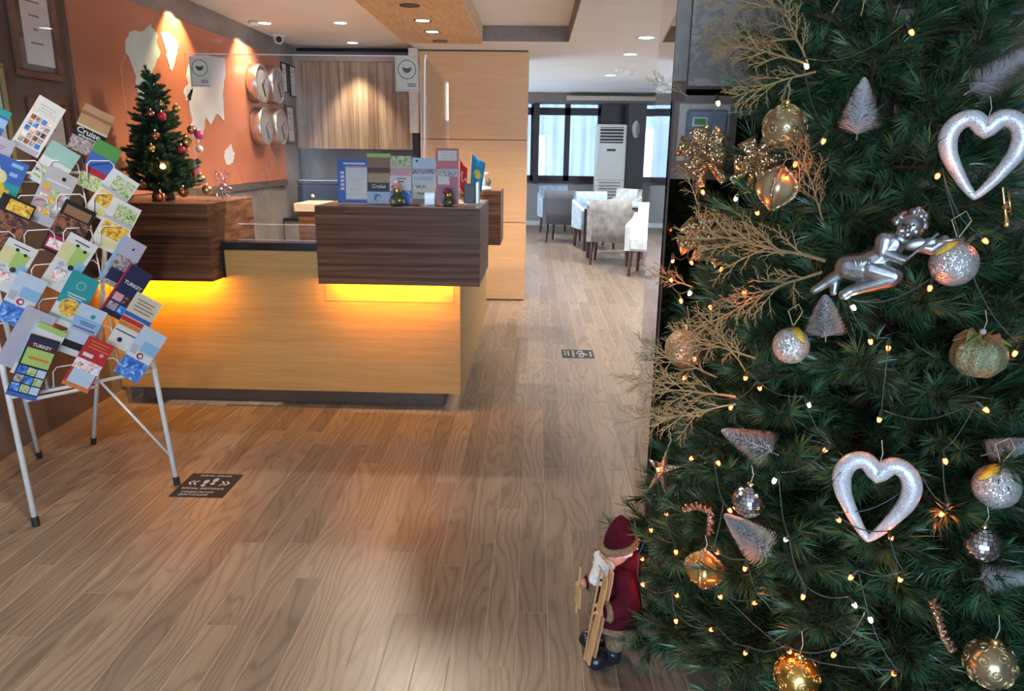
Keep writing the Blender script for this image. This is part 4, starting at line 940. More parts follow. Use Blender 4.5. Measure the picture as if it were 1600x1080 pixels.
def em_red(u, v):
    d = math.hypot((u - .4) * 1.0, (v - .42) * 1.6); e = math.hypot((u - .52), (v - .42) * 1.6)
    return 1 if (d < .28 and e > .22) or math.hypot(u - .78, (v - .42) * 1.6) < .09 else 0
def em_sun(u, v):
    return 1 if math.hypot(u - .5, (v - .45) * 1.5) < .24 else 0
flag(-.418, 4.12, ZC, .235, [M('flag_red', (.62, .02, .03), .7), M('flag_white', (.8, .8, .8), .7)], 'small red and white desk flag on the counter end', 1.0, em_red, .02, .04)
flag(-.372, 4.22, ZC, .265, [M('flag_azure', (.02, .30, .52), .7), M('flag_sun', (.72, .58, .06), .7)], 'small azure desk flag with a yellow sun', 1.0, em_sun, .06)
fg = thing('snow_globe_figurine', 'small white and blue figurine on the far raised box', 'figurine', (-.40, 5.55, ZC)); m_porc = M('blue_white_porcelain', (.60, .68, .78), .2, noise=.35, scale=40)
MB().lathe([(.075, 0), (.08, .006), (.075, .02), (.03, .03)], 22).build('base', m_white, fg, True)
mb = MB(); capsule(mb, (0, 0, .03), (.0, 0, .12), .035, .024); capsule(mb, (0, 0, .12), (0, 0, .165), .02, .022); capsule(mb, (0, 0, .11), (-.055, -.01, .075), .014, .01); capsule(mb, (0, 0, .11), (.05, -.01, .12), .014, .01); smoothing(mb.build('figure', m_porc, fg), .006, 3)
MB().ball((.055, 0, .055), (.02, .02, .028), 12).build('flower', M('porcelain_dark', (.10, .12, .14), .3), fg, True); MB().ball((0, -.02, .085), .016, 10).build('bow', M('porcelain_red', (.4, .08, .1), .3), fg, True)

# ------------------------------------------------------------------ access control keypad on the column
bx('panel_trim', (CX0 + .012, CY0 - .004, 1.32), (.69, CY0, 1.60), M('taupe_board', (.20, .165, .14), .5), wc)
kp = thing('access_keypad', 'blue grey access keypad with a green display on the column', 'keypad', (.575, CY0 - .004, 1.475))
bx('back_plate', (-.085, -.006, -.095), (.09, 0, .098), M('beige_plate', (.55, .52, .47), .5), kp, .003)
bx('body', (-.062, -.04, -.078), (.075, -.006, .078), M('blue_grey_plastic', (.20, .27, .36), .4, noise=.05), kp, .008)
bx('screen_bezel', (-.045, -.043, .022), (.005, -.039, .052), m_white, kp, .002); bx('screen', (-.040, -.0445, .027), (0.0, -.0425, .047), M('green_lcd', (.06, .22, .08), .3, emit=(.08, .3, .08), estr=.06), kp)
for i in range(4):
    for j in range(3): bx('key', (-.042 + j * .016, -.0435, .008 - i * .013), (-.031 + j * .016, -.0395, .0155 - i * .013), m_white, kp, .001)
bx('reader', (-.03, -.044, -.062), (.0, -.0395, -.045), m_ink, kp, .002)
# picture on the lobby side wall, seen in the bronze mirror beside the tree
pic = thing('picture_frame', 'yellow and olive striped picture on the lobby side wall', 'picture frame', (2.6, 1.36, 1.62), 0)
bx('frame', (-.02, -.40, -.36), (0, .40, .36), m_frd, pic, .004)
for k, (z0, z1, c) in enumerate(((.10, .34, (.75, .50, .02)), (.06, .10, (.20, .14, .02)), (-.02, .06, (.33, .40, .05)), (-.05, -.02, (.55, .62, .15)), (-.18, -.05, (.12, .11, .05)), (-.26, -.18, (.34, .36, .10)), (-.34, -.26, (.08, .08, .04)))):
    bx('colour_band', (-.024, -.38, z0), (-.02, .38, z1), M('picture_band_%s' % 'abcdefg'[k], c, .5), pic)

# ------------------------------------------------------------------ the big christmas tree
TX, TY, TTOP = .94, 1.95, 2.27
def tcx(z): return TX - .075 * max(0.0, z - .6)
def tr_r(z):
    if z < .12: return .62
    if z < 1.75: return .675 - .225 * z
    return max(.0, .281 * (TTOP - z) / (TTOP - 1.75)) ** 1.0
def tree_hit(px, py, off=0.0):
    r = ray(px, py); t = .8
    while t < 3.5:
        p = CAM + r * t
        if p.z < TTOP and math.hypot(p.x - tcx(p.z), p.y - TY) < tr_r(p.z) + off: return p
        t += .004
    return CAM + r * ((TY - .0) / r.y)
tree = thing('christmas_tree', 'large green artificial christmas tree against the mirrored column', 'christmas tree', (TX, TY, 0))
m_trunk = M('trunk_brown', (.05, .032, .02), .8, bump=.5, scale=60)
m_twig = M('twig_brown', (.085, .05, .03), .7)
m_ng = [M('needle_green', (.038, .112, .040), .40, noise=.3, scale=60, spec=.6), M('needle_blue_green', (.035, .112, .070), .36, noise=.3, scale=60, spec=.6), M('needle_olive', (.100, .122, .036), .42, noise=.3, scale=60), M('needle_dark', (.011, .042, .026), .42, noise=.3, scale=60)]
MB().tube([(0, 0, .02), (tcx(1.2) - TX, 0, 1.2), (tcx(TTOP) - TX, 0, TTOP - .03)], [.035, .026, .008], 10).build('trunk', m_trunk, tree, True)
mb = MB()
for k in range(4):
    a = k * PI / 2 + .4; mb.tube([(0, 0, .10), (.12 * math.cos(a), .12 * math.sin(a), .05), (.30 * math.cos(a), .30 * math.sin(a), .012)], .012, 6)
mb.build('stand', M('green_metal', (.02, .06, .03), .4), tree)
def needles(mb, rg, a, b, dens, ln, wd, spread, tipbias=0.0):
    a = Vector(a); b = Vector(b); d = b - a; L = d.length; d.normalize(); n = max(3, int(L * dens)); o = d.orthogonal().normalized(); q = d.cross(o)
    for i in range(n):
        t = (i + rg.random()) / n; p = a + d * (L * t); an = rg.random() * 2 * PI; rad = o * math.cos(an) + q * math.sin(an)
        sp = spread * rg.uniform(.7, 1.15) * (1 - .25 * t); dr = (d * math.cos(sp) + rad * math.sin(sp)).normalized(); l = ln * rg.uniform(.75, 1.15)
        sd = dr.cross(rad); sd = sd.normalized() if sd.length > 1e-4 else o; bend = Vector((0, 0, -.12 * l * rg.random()))
        m_ = p + dr * l * .5; e = p + dr * l + bend
        mb.add([p - sd * wd * .5, p + sd * wd * .5, m_ + sd * wd * .5, m_ - sd * wd * .5, e], [(0, 1, 2, 3), (3, 2, 4)], rg.choice((1, 1, 1, 2, 2, 3, 4)))
def branch_mesh(L, seed, reach=.40):
    rg = random.Random(seed); mb = MB(); N = 8
    def cv(t): return Vector((L * t, 0.02 * math.sin(t * 5 + seed), -.05 * math.sin(t * PI) * L + .07 * t * t * L))
    mb.tube([cv(k / N) for k in range(N + 1)], [.007 - .004 * k / N for k in range(N + 1)], 5, 0)
    t0 = max(.18, 1 - reach / L); n = max(4, int((1 - t0) * L / .042)); side = 1
    for i in range(n):
        t = t0 + (1 - t0) * (i + .3) / n; p = cv(t); d = (cv(min(1, t + .02)) - cv(t - .02)).normalized()
        for k in range(2):
            side = -side; ang = rg.uniform(.55, .95) * side; ln = (.16 - .07 * (t - t0) / (1 - t0)) * rg.uniform(.8, 1.2) * min(1, .5 + L)
            up = rg.uniform(-.25, .5)
            e = p + (Quaternion((0, 0, 1), ang) @ d + Vector((0, 0, up))).normalized() * ln
            mb.tube([p, e], [.0028, .0016], 3, 0); needles(mb, rg, p.lerp(e, .15), e, 640, .060, .0027, .74)
    needles(mb, rg, cv(t0), cv(1), 560, .058, .0027, .8); needles(mb, rg, cv(.93), cv(1) + (cv(1) - cv(.93)) * .3, 1500, .062, .0027, .55)
    o = mb.build('branch', [m_twig] + m_ng); me = o.data; bpy.data.objects.remove(o); return me
LENS = [.72, .60, .48, .36, .22, .12]
BMS = {(i, s): branch_mesh(L, i * 7 + s) for i, L in enumerate(LENS) for s in range(2)}
rg = random.Random(11); nb = 0; z = .10; ring = 0
while z < TTOP - .14:
    r = max(.06, tr_r(z)); n = max(4, int(round(2 * PI * r / .235))); ring += 1
    for k in range(n):
        a = 2 * PI * (k + .5 * (ring % 2)) / n + rg.uniform(-.12, .12); L = r * rg.uniform(.90, 1.04)
        if z > 1.25 and math.cos(a) > .35: L *= .74
        # shorten where the branch would meet the column
        mx = (CY0 - .10 - TY) / max(.01, math.sin(a)) if math.sin(a) > 0 else 9
        L = min(L, mx); i = min(range(len(LENS)), key=lambda q: abs(LENS[q] - L)); sc = L / LENS[i]
        tilt = rg.uniform(-.10, .06) - .10 + .35 * (z / TTOP) ** 2
        M4 = Matrix.Translation((tcx(z) - TX, 0, z + rg.uniform(-.03, .03))) @ Matrix.Rotation(a, 4, 'Z') @ Matrix.Rotation(-tilt, 4, 'Y') @ Matrix.Rotation(rg.uniform(-.6, .6), 4, 'X') @ Matrix.Diagonal((sc, sc if sc < 1 else 1, 1, 1))
        inst('branch', BMS[(i, rg.randrange(2))], tree, M4); nb += 1
    z += .098
inst('branch', BMS[(5, 0)], tree, Matrix.Translation((tcx(TTOP) - TX, 0, TTOP - .16)) @ Matrix.Rotation(-PI / 2, 4, 'Y'))

# ------------------------------------------------------------------ ornaments of the big tree
CAMF = Vector((_f.x, _f.y, 0)).normalized()
def facing(p, roll=0.0, yaw=0.0):
    """local x to the viewer's right, y up, z towards the viewer (upright)"""
    d = Vector((CAM.x - p.x, CAM.y - p.y, 0)).normalized(); up = Vector((0, 0, 1)); rt = up.cross(d)
    return Matrix.Translation(p) @ Matrix((rt, up, d)).transposed().to_4x4() @ Matrix.Rotation(yaw, 4, 'Y') @ Matrix.Rotation(roll, 4, 'Z')
def px2m(p, n): return n * (p - CAM).dot(_f) / FPX
g_silver = glitter('silver_glitter', (.78, .82, .88), 650, .13, .38, (.95, .97, 1), .35); g_gold = glitter('gold_glitter', (.50, .33, .14), 600, .6, .3, (.95, .72, .40))
g_pearl = glitter('silver_sequin', (.62, .62, .58), 420, .45, .32, (.95, .95, .92), .55); g_champ = glitter('champagne_glitter', (.52, .40, .24), 450, .5, .3, (.95, .80, .55)); g_brown = glitter('bronze_glitter', (.26, .16, .08), 380, .7, .3, (.9, .65, .35))
m_cap = M('gold_cap', (.75, .58, .28), .25, 1.0); m_thread = M('thread', (.55, .50, .42), .6); m_leafy = M('yellow_leaf', (.80, .50, .04), .4, noise=.25, scale=80)
def orn(name, lab, px, py, off=.0, roll=0.0, yaw=0.0, cat='ornament', group='ornaments on the big tree'):
    p = tree_hit(px, py, off); t = thing(name, lab, cat, (0, 0, 0), 0, group); t.matrix_world = facing(p, roll, yaw); return t, p
def hook(t, y, ln, r=.0009): MB().tube([(0, y, 0), (.004, y + ln * .5, -.005), (-.002, y + ln, -.02)], r, 5).build('thread', m_thread, t)
def heart(px, py, wpx, lab, roll=0.0, sy=1.1):
    t, p = orn('heart_ornament', lab, px, py, .045, roll); k = px2m(p, wpx) / 128.0 / 4.153
    half = [(0, 150, 58), (-60, 208, 56), (-115, 216, 55), (-172, 182, 58), (-203, 115, 60), (-190, 30, 55), (-150, -45, 46), (-85, -140, 36), (-28, -208, 27), (0, -232, 23)]
    ctrl = half + [(-x, y, r) for x, y, r in half[-2:0:-1]]; n = len(ctrl); pts = []; rs = []
    for i in range(n):
        P0, P1, P2, P3 = (ctrl[(i + j) % n] for j in (-1, 0, 1, 2)); sharp = i in (0, 9) or (i + 1) % n in (0, 9)
        for j in range(5):
            q = j / 5.0
            if sharp: v = [P1[c] + (P2[c] - P1[c]) * q for c in range(3)]
            else: v = [.5 * (2 * P1[c] + (P2[c] - P0[c]) * q + (2 * P0[c] - 5 * P1[c] + 4 * P2[c] - P3[c]) * q * q + (3 * P1[c] - P0[c] - 3 * P2[c] + P3[c]) * q ** 3) for c in range(3)]
            pts.append((v[0] * k, v[1] * k * sy, 0)); rs.append(v[2] * k)
    MB().tube(pts, rs, 16, closed=True).build('heart', g_silver, t, True); hook(t, 205 * k * sy, 150 * k); MB().tube([(0, 190 * k * sy, 0), (0, 222 * k * sy, 0)], 12 * k, 8).build('hanging_loop', m_silver, t)
heart(1533, 245, 128, 'silver glitter open heart hanging beside the gold trumpet', .0)
heart(1365, 782, 128, 'silver glitter open heart hanging low on the tree', 0.0, 1.2)
def brush(px, py, hpx, wpx, roll, lab, yaw=0.0, dens=1.0):
    t, p = orn('bottlebrush_tree', lab, px, py, .03, roll, yaw); h = px2m(p, hpx); w = px2m(p, wpx) / 2; mb = MB(); rg = random.Random(int(px))
    MB().tube([(0, -h / 2 - .012, 0), (0, h / 2, 0)], .0018, 6).build('wire_core', m_silver, t)
    n = int(2700 * dens)
    for i in range(n):
        v = rg.random() ** .8; y = -h / 2 + h * v; R = w * (1 - v) ** .75 * rg.uniform(.85, 1.05) + .003; a = rg.random() * 2 * PI; d = Vector((math.cos(a), rg.uniform(.05, .45), math.sin(a))).normalized(); q = d.cross(Vector((0, 1, 0))).normalized() * .0013
        b = Vector((0, y, 0)); e = b + d * R; mb.add([b - q, b + q, e + q * .5, e - q * .5], [(0, 1, 2, 3)])
    o = mb.build('bristles', M('frosted_bristle', (.95, .96, .97), .4, .0, noise=.03), t); o['kind'] = 'stuff'
brush(1345, 166, 84, 66, 0, 'upright frosted bottlebrush tree near the tree top')
brush(1290, 494, 66, 62, .12, 'frosted bottlebrush tree under the silver cherub')
brush(1168, 690, 84, 62, 1.25, 'frosted bottlebrush tree lying sideways above the disco ball')
brush(1166, 834, 86, 64, .92, 'frosted bottlebrush tree lying sideways below the disco ball')
brush(1578, 903, 84, 50, -1.25, 'frosted bottlebrush tree beside the mirrored ball', .2)
brush(1580, 700, 70, 46, -1.0, 'frosted bottlebrush tree above the leafed glitter fruit')
brush(1572, 105, 110, 60, -.9, 'large silver bottlebrush spray above the heart')
def cap(t, r):
    MB().lathe([(r * .22, 0), (r * .22, r * .22), (r * .1, r * .28)], 14, c=(0, 0, 0)).build('cap', m_cap, t, True, rot=(-PI / 2, 0, 0), loc=(0, r * .97, 0)); hook(t, r * 1.2, r * .9)
def fruit(px, py, rpx, lab, side):
    t, p = orn('glitter_fruit', lab, px, py, .035); r = px2m(p, rpx)
    MB().ball((0, 0, 0), (r, r * 1.02, r), 28).build('body', g_pearl, t, True)
    mb = MB(); n = 9; vs = []
    for k in range(n):
        v = k / (n - 1); wd = math.sin(PI * v) ** .8 * r * .42; c = Vector((side * r * (-.05 + .95 * v) * .8, r * (.98 - .55 * v * v), r * (.30 + .45 * v)))
        vs += [c + Vector((-side * .35, 0.9, .0)) * 0 + Vector((0, wd * .55, -wd * .6)), c + Vector((0, -wd * .55, wd * .55)) + Vector((0, 0, .002))]
    mb.add(vs, [(2 * k, 2 * k + 1, 2 * k + 3, 2 * k + 2) for k in range(n - 1)]); o = mb.build('leaf', m_leafy, t, True); so = o.modifiers.new('thickness', 'SOLIDIFY'); so.thickness = .0015
    MB().tube([(0, r * .95, 0), (0, r * 1.18, 0)], r * .07, 6).build('stem', m_cap, t); MB().tube([(0, r * 1.1, 0), (-r * .35, r * 1.9, -.01), (r * .15, r * 2.3, -.015), (r * .4, r * 1.9, -.01), (0, r * 1.1, 0)], .0011, 5).build('thread', M('gold_thread', (.6, .5, .22), .4), t)
fruit(1236, 540, 28, 'silver glitter apple with a yellow leaf beside the frosted brush tree', 1)
fruit(1490, 412, 35, 'silver glitter apple with a yellow leaf below the gold trumpet', -1)
fruit(1557, 760, 34, 'silver glitter apple with a yellow leaf above the mirrored ball', -1)
def filigree(px, py, rpx, lab, base, deco):
    t, p = orn('filigree_ball', lab, px, py, .03); r = px2m(p, rpx); MB().ball((0, 0, 0), r, 28).build('body', base, t, True); cap(t, r); mb = MB(); rg = random.Random(int(py))
    for k in range(26):
        th = math.acos(1 - 2 * (k + .5) / 26); ph = k * 2.39996; c = Vector((math.sin(th) * math.cos(ph), math.cos(th), math.sin(th) * math.sin(ph))); o_ = c.orthogonal().normalized(); q = c.cross(o_); s0 = rg.uniform(0, 6); pts = []
        for j in range(16):
            a = s0 + j * .62 * (1 if k % 2 else -1); R = .28 * (1 - j / 17) + .02; pts.append((c + o_ * math.cos(a) * R + q * math.sin(a) * R).normalized() * r * 1.012)
        mb.tube(pts, r * .032, 4)
    o = mb.build('scrollwork', deco, t, True); o['kind'] = 'stuff'
m_champ = M('champagne_pearl', (.50, .40, .24), .22, .8, noise=.15); m_goldp = M('gold_relief', (.85, .62, .25), .22, 1.0); m_goldm = M('matt_gold', (.70, .44, .13), .30, 1.0, noise=.1)
filigree(1226, 198, 33, 'champagne ball with raised gold scrolls near the bows', m_champ, glitter('gold_scroll', (.75, .6, .35), 400, .4, .3))
filigree(1547, 1037, 37, 'champagne ball with raised gold scrolls at the tree foot', m_champ, MATS['gold_scroll'])
filigree(1245, 1057, 34, 'matt gold ball with embossed leaves at the tree foot', m_goldm, m_goldp)
def plain_ball(px, py, rpx, lab, mat, off=.03, name='bauble'):
    t, p = orn(name, lab, px, py, off); r = px2m(p, rpx); MB().ball((0, 0, 0), r, 26).build('body', mat, t, True); cap(t, r); return t, r
plain_ball(1070, 545, 31, 'peach gold glitter ball among the gold sprays', g_champ)
def disco(px, py, rpx, lab):
    t, p = orn('mirror_ball', lab, px, py, .035); r = px2m(p, rpx); MB().ball((0, 0, 0), r * .97, 24).build('core', M('dark_core', (.03, .035, .05), .4), t, True); cap(t, r); mb = MB(); rows_ = 13
    for i in range(rows_):
        th = PI * (i + .5) / rows_; n = max(4, int(26 * math.sin(th))); h = PI / rows_ * .43
        for k in range(n):
            ph = 2 * PI * k / n; dp = PI / n * .86; vs = []
            for a, b in ((-1, -1), (1, -1), (1, 1), (-1, 1)):
                T = th + b * h; P_ = ph + a * dp; vs.append((r * math.sin(T) * math.cos(P_), r * math.cos(T), r * math.sin(T) * math.sin(P_)))
            mb.add(vs, [(0, 1, 2, 3)])
    o = mb.build('mirror_tiles', M('mirror_tile', (.82, .86, .92), .12, 1.0, noise=.1), t); o['kind'] = 'stuff'
disco(1170, 783, 26, 'small mirrored disco ball between two frosted brush trees')
disco(1533, 850, 28, 'small mirrored disco ball under the leafed glitter apple')
disco(990, 853, 17, 'tiny mirrored ball above the bearded figurine')
def onion(px, py, wpx, lab, mat, roll=0.0):
    t, p = orn('onion_ornament', lab, px, py, .035, roll); r = px2m(p, wpx) / 2
    prof = [(.02, -1.18), (.10, -1.08), (.30, -.92), (.68, -.62), (.93, -.28), (1.0, .02), (.93, .35), (.70, .66), (.38, .90), (.14, 1.05), (.10, 1.12)]
    MB().lathe([(a * r, b * r) for a, b in prof], 32, lobes=8, amp=.05).build('body', mat, t, True, rot=(-PI / 2, 0, 0)); mb = MB()
    for k in range(4):
        a = k * PI / 2 + .2; mb = MB(); mb.tube([(q * r * 1.04 * math.cos(a), b * r, q * r * 1.04 * math.sin(a)) for q, b in prof], r * .10, 6); mb.build('glitter_band', g_champ, t, True)
    MB().ball((0, r * 1.15, 0), r * .12, 10).build('cap', m_cap, t, True); hook(t, r * 1.2, r * .6)
onion(1214, 294, 60, 'pale gold onion shaped ornament by the bronze bow', M('pale_gold_satin', (.62, .48, .28), .3, .7, noise=.1), -.15)
onion(1101, 890, 58, 'orange gold onion shaped ornament low on the tree', M('amber_gold_satin', (.70, .38, .12), .25, .8, noise=.1), .05)
# pumpkin with leaves
t, p = orn('pumpkin_ornament', 'pale green ribbed pumpkin ornament with leaves on top', 1529, 555, .035); r = px2m(p, 38)
MB().lathe([(r * .1, -r * .88), (r * .6, -r * .8), (r * .95, -r * .4), (r, 0), (r * .9, r * .45), (r * .55, r * .75), (r * .12, r * .7)], 40, lobes=8, amp=.06).build('body', glitter('sage_glitter', (.20, .22, .10), 500, .3, .5, (.42, .44, .25), .3), t, True, rot=(-PI / 2, 0, 0))
for k in range(9):
    a = k * 2 * PI / 9; L = r * .95; d = Vector((math.cos(a), 0, math.sin(a))); s_ = Vector((-math.sin(a), 0, math.cos(a))) * r * .30; b = Vector((0, r * .72, 0)); mid = b + d * L * .55 + Vector((0, r * (.30 if k % 2 else .14), 0)); e = b + d * L * 1.1 + Vector((0, -r * .18, 0))
    mb = MB(); mb.add([b, mid - s_, e, mid + s_], [(0, 1, 2), (0, 2, 3)]); o = mb.build('leaf', [M('sage_leaf', (.22, .27, .08), .5), M('russet_leaf', (.38, .16, .07), .5), M('gold_leaf', (.5, .38, .14), .4, .4)][k % 3], t); so = o.modifiers.new('thickness', 'SOLIDIFY'); so.thickness = .001
MB().ball((0, r * .98, 0), r * .14, 12).build('berry', M('pearl_berry', (.55, .45, .4), .3), t, True); hook(t, r, r * .8)
# gold trumpet
t, p = orn('trumpet_ornament', 'small gold trumpet ornament under the upper heart', 1570, 325, .03, .25)
k = px2m(p, 1.0)
MB().lathe([(9 * k, -30 * k), (5 * k, -22 * k), (3 * k, -8 * k), (2.4 * k, 30 * k), (3.4 * k, 33 * k)], 16).build('tube', m_goldp, t, True, rot=(-PI / 2, 0, 0)); MB().lathe([(2 * k, -12 * k), (2 * k, 28 * k)], 10).build('second_tube', m_cap, t, True, rot=(-PI / 2, 0, 0), loc=(7 * k, -2 * k, 0))
for j in range(3): MB().tube([(3 * k, (-6 + 7 * j) * k, 3 * k), (6 * k, (-6 + 7 * j) * k, 3 * k)], 1.6 * k, 8).build('valve', m_goldp, t)
MB().ball((1 * k, 2 * k, 4 * k), 5 * k, 10).build('ribbon_knot', M('copper_ribbon', (.45, .2, .1), .4, .5), t, True)
# star
t, p = orn('star_ornament', 'long gold glitter star hanging near the column edge', 1035, 735, .03, -.15); k = px2m(p, 1.0); mb = MB(); pts = []
for j in range(10):
    a = PI / 2 + j * PI / 5; R = (34 if j % 2 == 0 else 11); yy = math.sin(a) * R * (1.6 if math.sin(a) < -.5 else 1.25); pts.append((math.cos(a) * R * .8 * k, yy * k))
vs = [(x, y, 0) for x, y in pts] + [(0, 0, 9 * k), (0, 0, -9 * k)]; mb.add(vs, [(j, (j + 1) % 10, 10) for j in range(10)] + [((j + 1) % 10, j, 11) for j in range(10)]); mb.build('star', g_champ, t); hook(t, 40 * k, 20 * k)
# bows
def bow(px, py, s, lab, roll):
    t, p = orn('ribbon_bow', lab, px, py, .02, roll); k = px2m(p, 1.0) * s
    for j, (ang, L) in enumerate(((.55, 42), (2.6, 42), (-.5, 36), (-2.5, 38), (1.55, 40))):
        mb = MB(); n = 12; vs = []
        for i in range(n + 1):
            a = 2 * PI * i / n * .5; u = math.sin(a) * L * k; v = math.cos(a) * 11 * k; c = Vector((math.cos(ang) * u, math.sin(ang) * u, v + 8 * k)); q = Vector((-math.sin(ang), math.cos(ang), 0)) * 17 * k * (.35 + .65 * math.sin(a)); vs += [c - q, c + q]
        mb.add(vs, [(2 * i, 2 * i + 1, 2 * i + 3, 2 * i + 2) for i in range(n)]); o = mb.build('loop', g_brown, t, True); so = o.modifiers.new('thickness', 'SOLIDIFY'); so.thickness = .0012
    for ang, L in ((-1.2, 60), (-1.9, 56)):
        mb = MB(); vs = []
        for i in range(7):
            u = L * k * i / 6; c = Vector((math.cos(ang) * u, math.sin(ang) * u, 6 * k * math.sin(i))); q = Vector((-math.sin(ang), math.cos(ang), 0)) * 8 * k; vs += [c - q, c + q]
        mb.add(vs, [(2 * i, 2 * i + 1, 2 * i + 3, 2 * i + 2) for i in range(6)]); o = mb.build('tail', g_brown, t, True); so = o.modifiers.new('thickness', 'SOLIDIFY'); so.thickness = .0012
    MB().ball((0, 0, 9 * k), 8 * k, 12).build('knot', g_brown, t, True)
bow(1100, 238, .95, 'bronze glitter ribbon bow in front of the access keypad', .3); bow(1182, 252, .85, 'bronze glitter ribbon bow beside the filigree ball', -.5); bow(1098, 372, .9, 'bronze glitter ribbon bow above the gold sprays', .9)
# twisted garlands
def garland(pts, lab):
    t = thing('twisted_garland', lab, 'garland', (0, 0, 0), 0, 'ornaments on the big tree'); P_ = [tree_hit(x, y, .03) for x, y in pts]; full = []
    for i in range(len(P_) - 1):
        for j in range(10): full.append(P_[i].lerp(P_[i + 1], j / 10))
    for s in (0, PI):
        MB().tube([q + Vector((math.cos(i * .9 + s), math.sin(i * .9 + s) * .4, math.sin(i * .9 + s))) * .006 for i, q in enumerate(full)], .0055, 7).build('strand', glitter('copper_glitter', (.36, .16, .08), 400, .6, .3, (.8, .5, .35)), t, True)
garland([(1458, 938), (1468, 965), (1476, 995), (1490, 1018)], 'copper glitter twist hanging near the lower filigree ball'); garland([(1070, 795), (1092, 790), (1112, 800), (1110, 838)], 'copper glitter twist above the orange gold ornament')

# gold sprays
def spray_mesh(seed):
    rg = random.Random(seed); mb = MB()
    def br(p, d, L, r, lvl):
        n = 6; pts = [p]; q = p.copy(); dd = d.copy()
        for i in range(n):
            dd = (dd + Vector((rg.uniform(-.12, .12), rg.uniform(-.12, .12), rg.uniform(-.10, .10)))).normalized(); q = q + dd * L / n; pts.append(q.copy())
        mb.tube(pts, [r * (1 - .6 * i / n) for i in range(n + 1)], 4)
        if lvl:
            m_ = {3: 9, 2: 6, 1: 4}[lvl]
            for i in range(m_):
                t_ = .18 + .8 * i / m_; k = min(n - 1, int(t_ * n)); b = pts[k].lerp(pts[k + 1], t_ * n - k); sd = 1 if i % 2 else -1
                ax = Vector((rg.uniform(-.9, .9), rg.uniform(-.6, .6), 1)).normalized(); e = Quaternion(ax, sd * rg.uniform(.35, .8)) @ dd; br(b, e, L * rg.uniform(.30, .55) * (1.1 - .45 * t_), r * .62, lvl - 1)
    br(Vector((0, 0, 0)), Vector((0, 1, 0)), 1.0, .0135, 3); o = mb.build('spray', glitter('pale_gold_glitter', (.46, .36, .17), 450, .6, .3, (.90, .74, .42), .7)); me = o.data; bpy.data.objects.remove(o); return me
SPM = [spray_mesh(s) for s in (1, 2, 3)]
sprays = [(1262, 100, 150, 1.15, .05), (1262, 100, 130, .55, .04), (1275, 112, 130, 1.75, .06), (1245, 60, 130, 1.5, .04), (1240, 20, 150, 1.35, .03), (1300, 20, 110, -.5, .02), (1345, 25, 90, -.2, .03),
  (1290, 408, 200, 1.45, .05), (1285, 425, 170, 1.95, .06), (1225, 400, 110, 1.0, .05), (1180, 470, 140, 2.2, .04), (1250, 300, 90, .1, .03), (1285, 345, 110, .25, .03), (1165, 580, 110, .7, .04), (1180, 560, 130, 1.35, .05),
  (1150, 620, 150, 1.5, .06), (1150, 632, 130, 1.95, .07), (1120, 590, 130, 1.1, .05), (1090, 600, 110, 1.5, .08), (1095, 650, 120, 1.8, .07), (1090, 320, 70, .3, .0), (1085, 450, 80, 1.2, .0), (1075, 150, 60, 1.2, .0)]
for k, (x, y, L, roll, off) in enumerate(sprays):
    p = tree_hit(x, y, off); t = thing('gold_spray', 'gold glitter fern spray ' + ('near the tree top beside the damask panel' if y < 200 else 'between the bows and the silver cherub' if y < 500 else 'around the peach gold glitter ball'), 'spray', (0, 0, 0), 0, 'gold sprays in the big tree'); t.matrix_world = facing(p, roll, random.uniform(-.3, .3)); s_ = px2m(p, L)
    inst('fronds', SPM[k % 3], t, Matrix.Diagonal((s_, s_, s_, 1)))

# silver cherub playing the violin (measured on an enlargement, 5.4 px per photo pixel)
t, p = orn('cherub_ornament', 'silver cherub figure playing a violin on the tree', 1371, 400, .05); u = px2m(p, 1 / 5.4); m_cher = M('antique_silver', (.46, .49, .52), .36, 1.0, noise=.35, scale=30)
def q_(x, y, c=0): return Vector(((x - 600) * u, (540 - y) * u, c * u))
mb = MB(); mb.ball(q_(812, 280, 30), (108 * u, 116 * u, 100 * u), 20)
for a, b, ra, rb in (((770, 380, 10), (700, 430, 0), 60, 80), ((700, 430, 0), (620, 560, 0), 92, 95), ((620, 560, 0), (500, 650, 0), 95, 115), ((480, 650, 0), (390, 650, 0), 112, 100),
      ((640, 410, 20), (635, 500, 50), 70, 56), ((635, 500, 50), (780, 545, 95), 54, 36), ((830, 410, 10), (980, 450, 40), 62, 46), ((980, 450, 40), (1065, 370, 60), 44, 36),
      ((560, 650, 40), (735, 690, 70), 88, 70), ((720, 715, 70), (430, 845, 60), 66, 42), ((430, 845, 60), (385, 885, 80), 42, 40), ((360, 700, -10), (245, 790, 0), 60, 44), ((245, 790, 0), (140, 880, 10), 42, 30), ((300, 780, 0), (300, 880, 10), 40, 28)):
    capsule(mb, q_(*a), q_(*b), ra * u * 1.14, rb * u * 1.14)
for a in ((800, 545, 120), (820, 530, 110), (785, 575, 105)): mb.ball(q_(*a), 20 * u, 8)
mb.ball(q_(790, 305, 128), 20 * u, 8); mb.ball(q_(745, 312, 100), 36 * u, 10); mb.ball(q_(850, 312, 100), 38 * u, 10); mb.ball(q_(792, 272, 138), 19 * u, 8); mb.ball(q_(795, 345, 100), 26 * u, 8)
smoothing(mb.build('body', m_cher, t, True), 7.0 * u, 2)
mb = MB(); rg = random.Random(4)
for k in range(34):
    a = rg.uniform(-.25, PI + .25); R = rg.uniform(88, 122); mb.ball(q_(812 + math.cos(a) * R, 258 - math.sin(a) * R, rg.uniform(-60, 55)), rg.uniform(22, 34) * u, 8)
smoothing(mb.build('curls', m_cher, t, True), 8 * u, 1)
mb = MB()
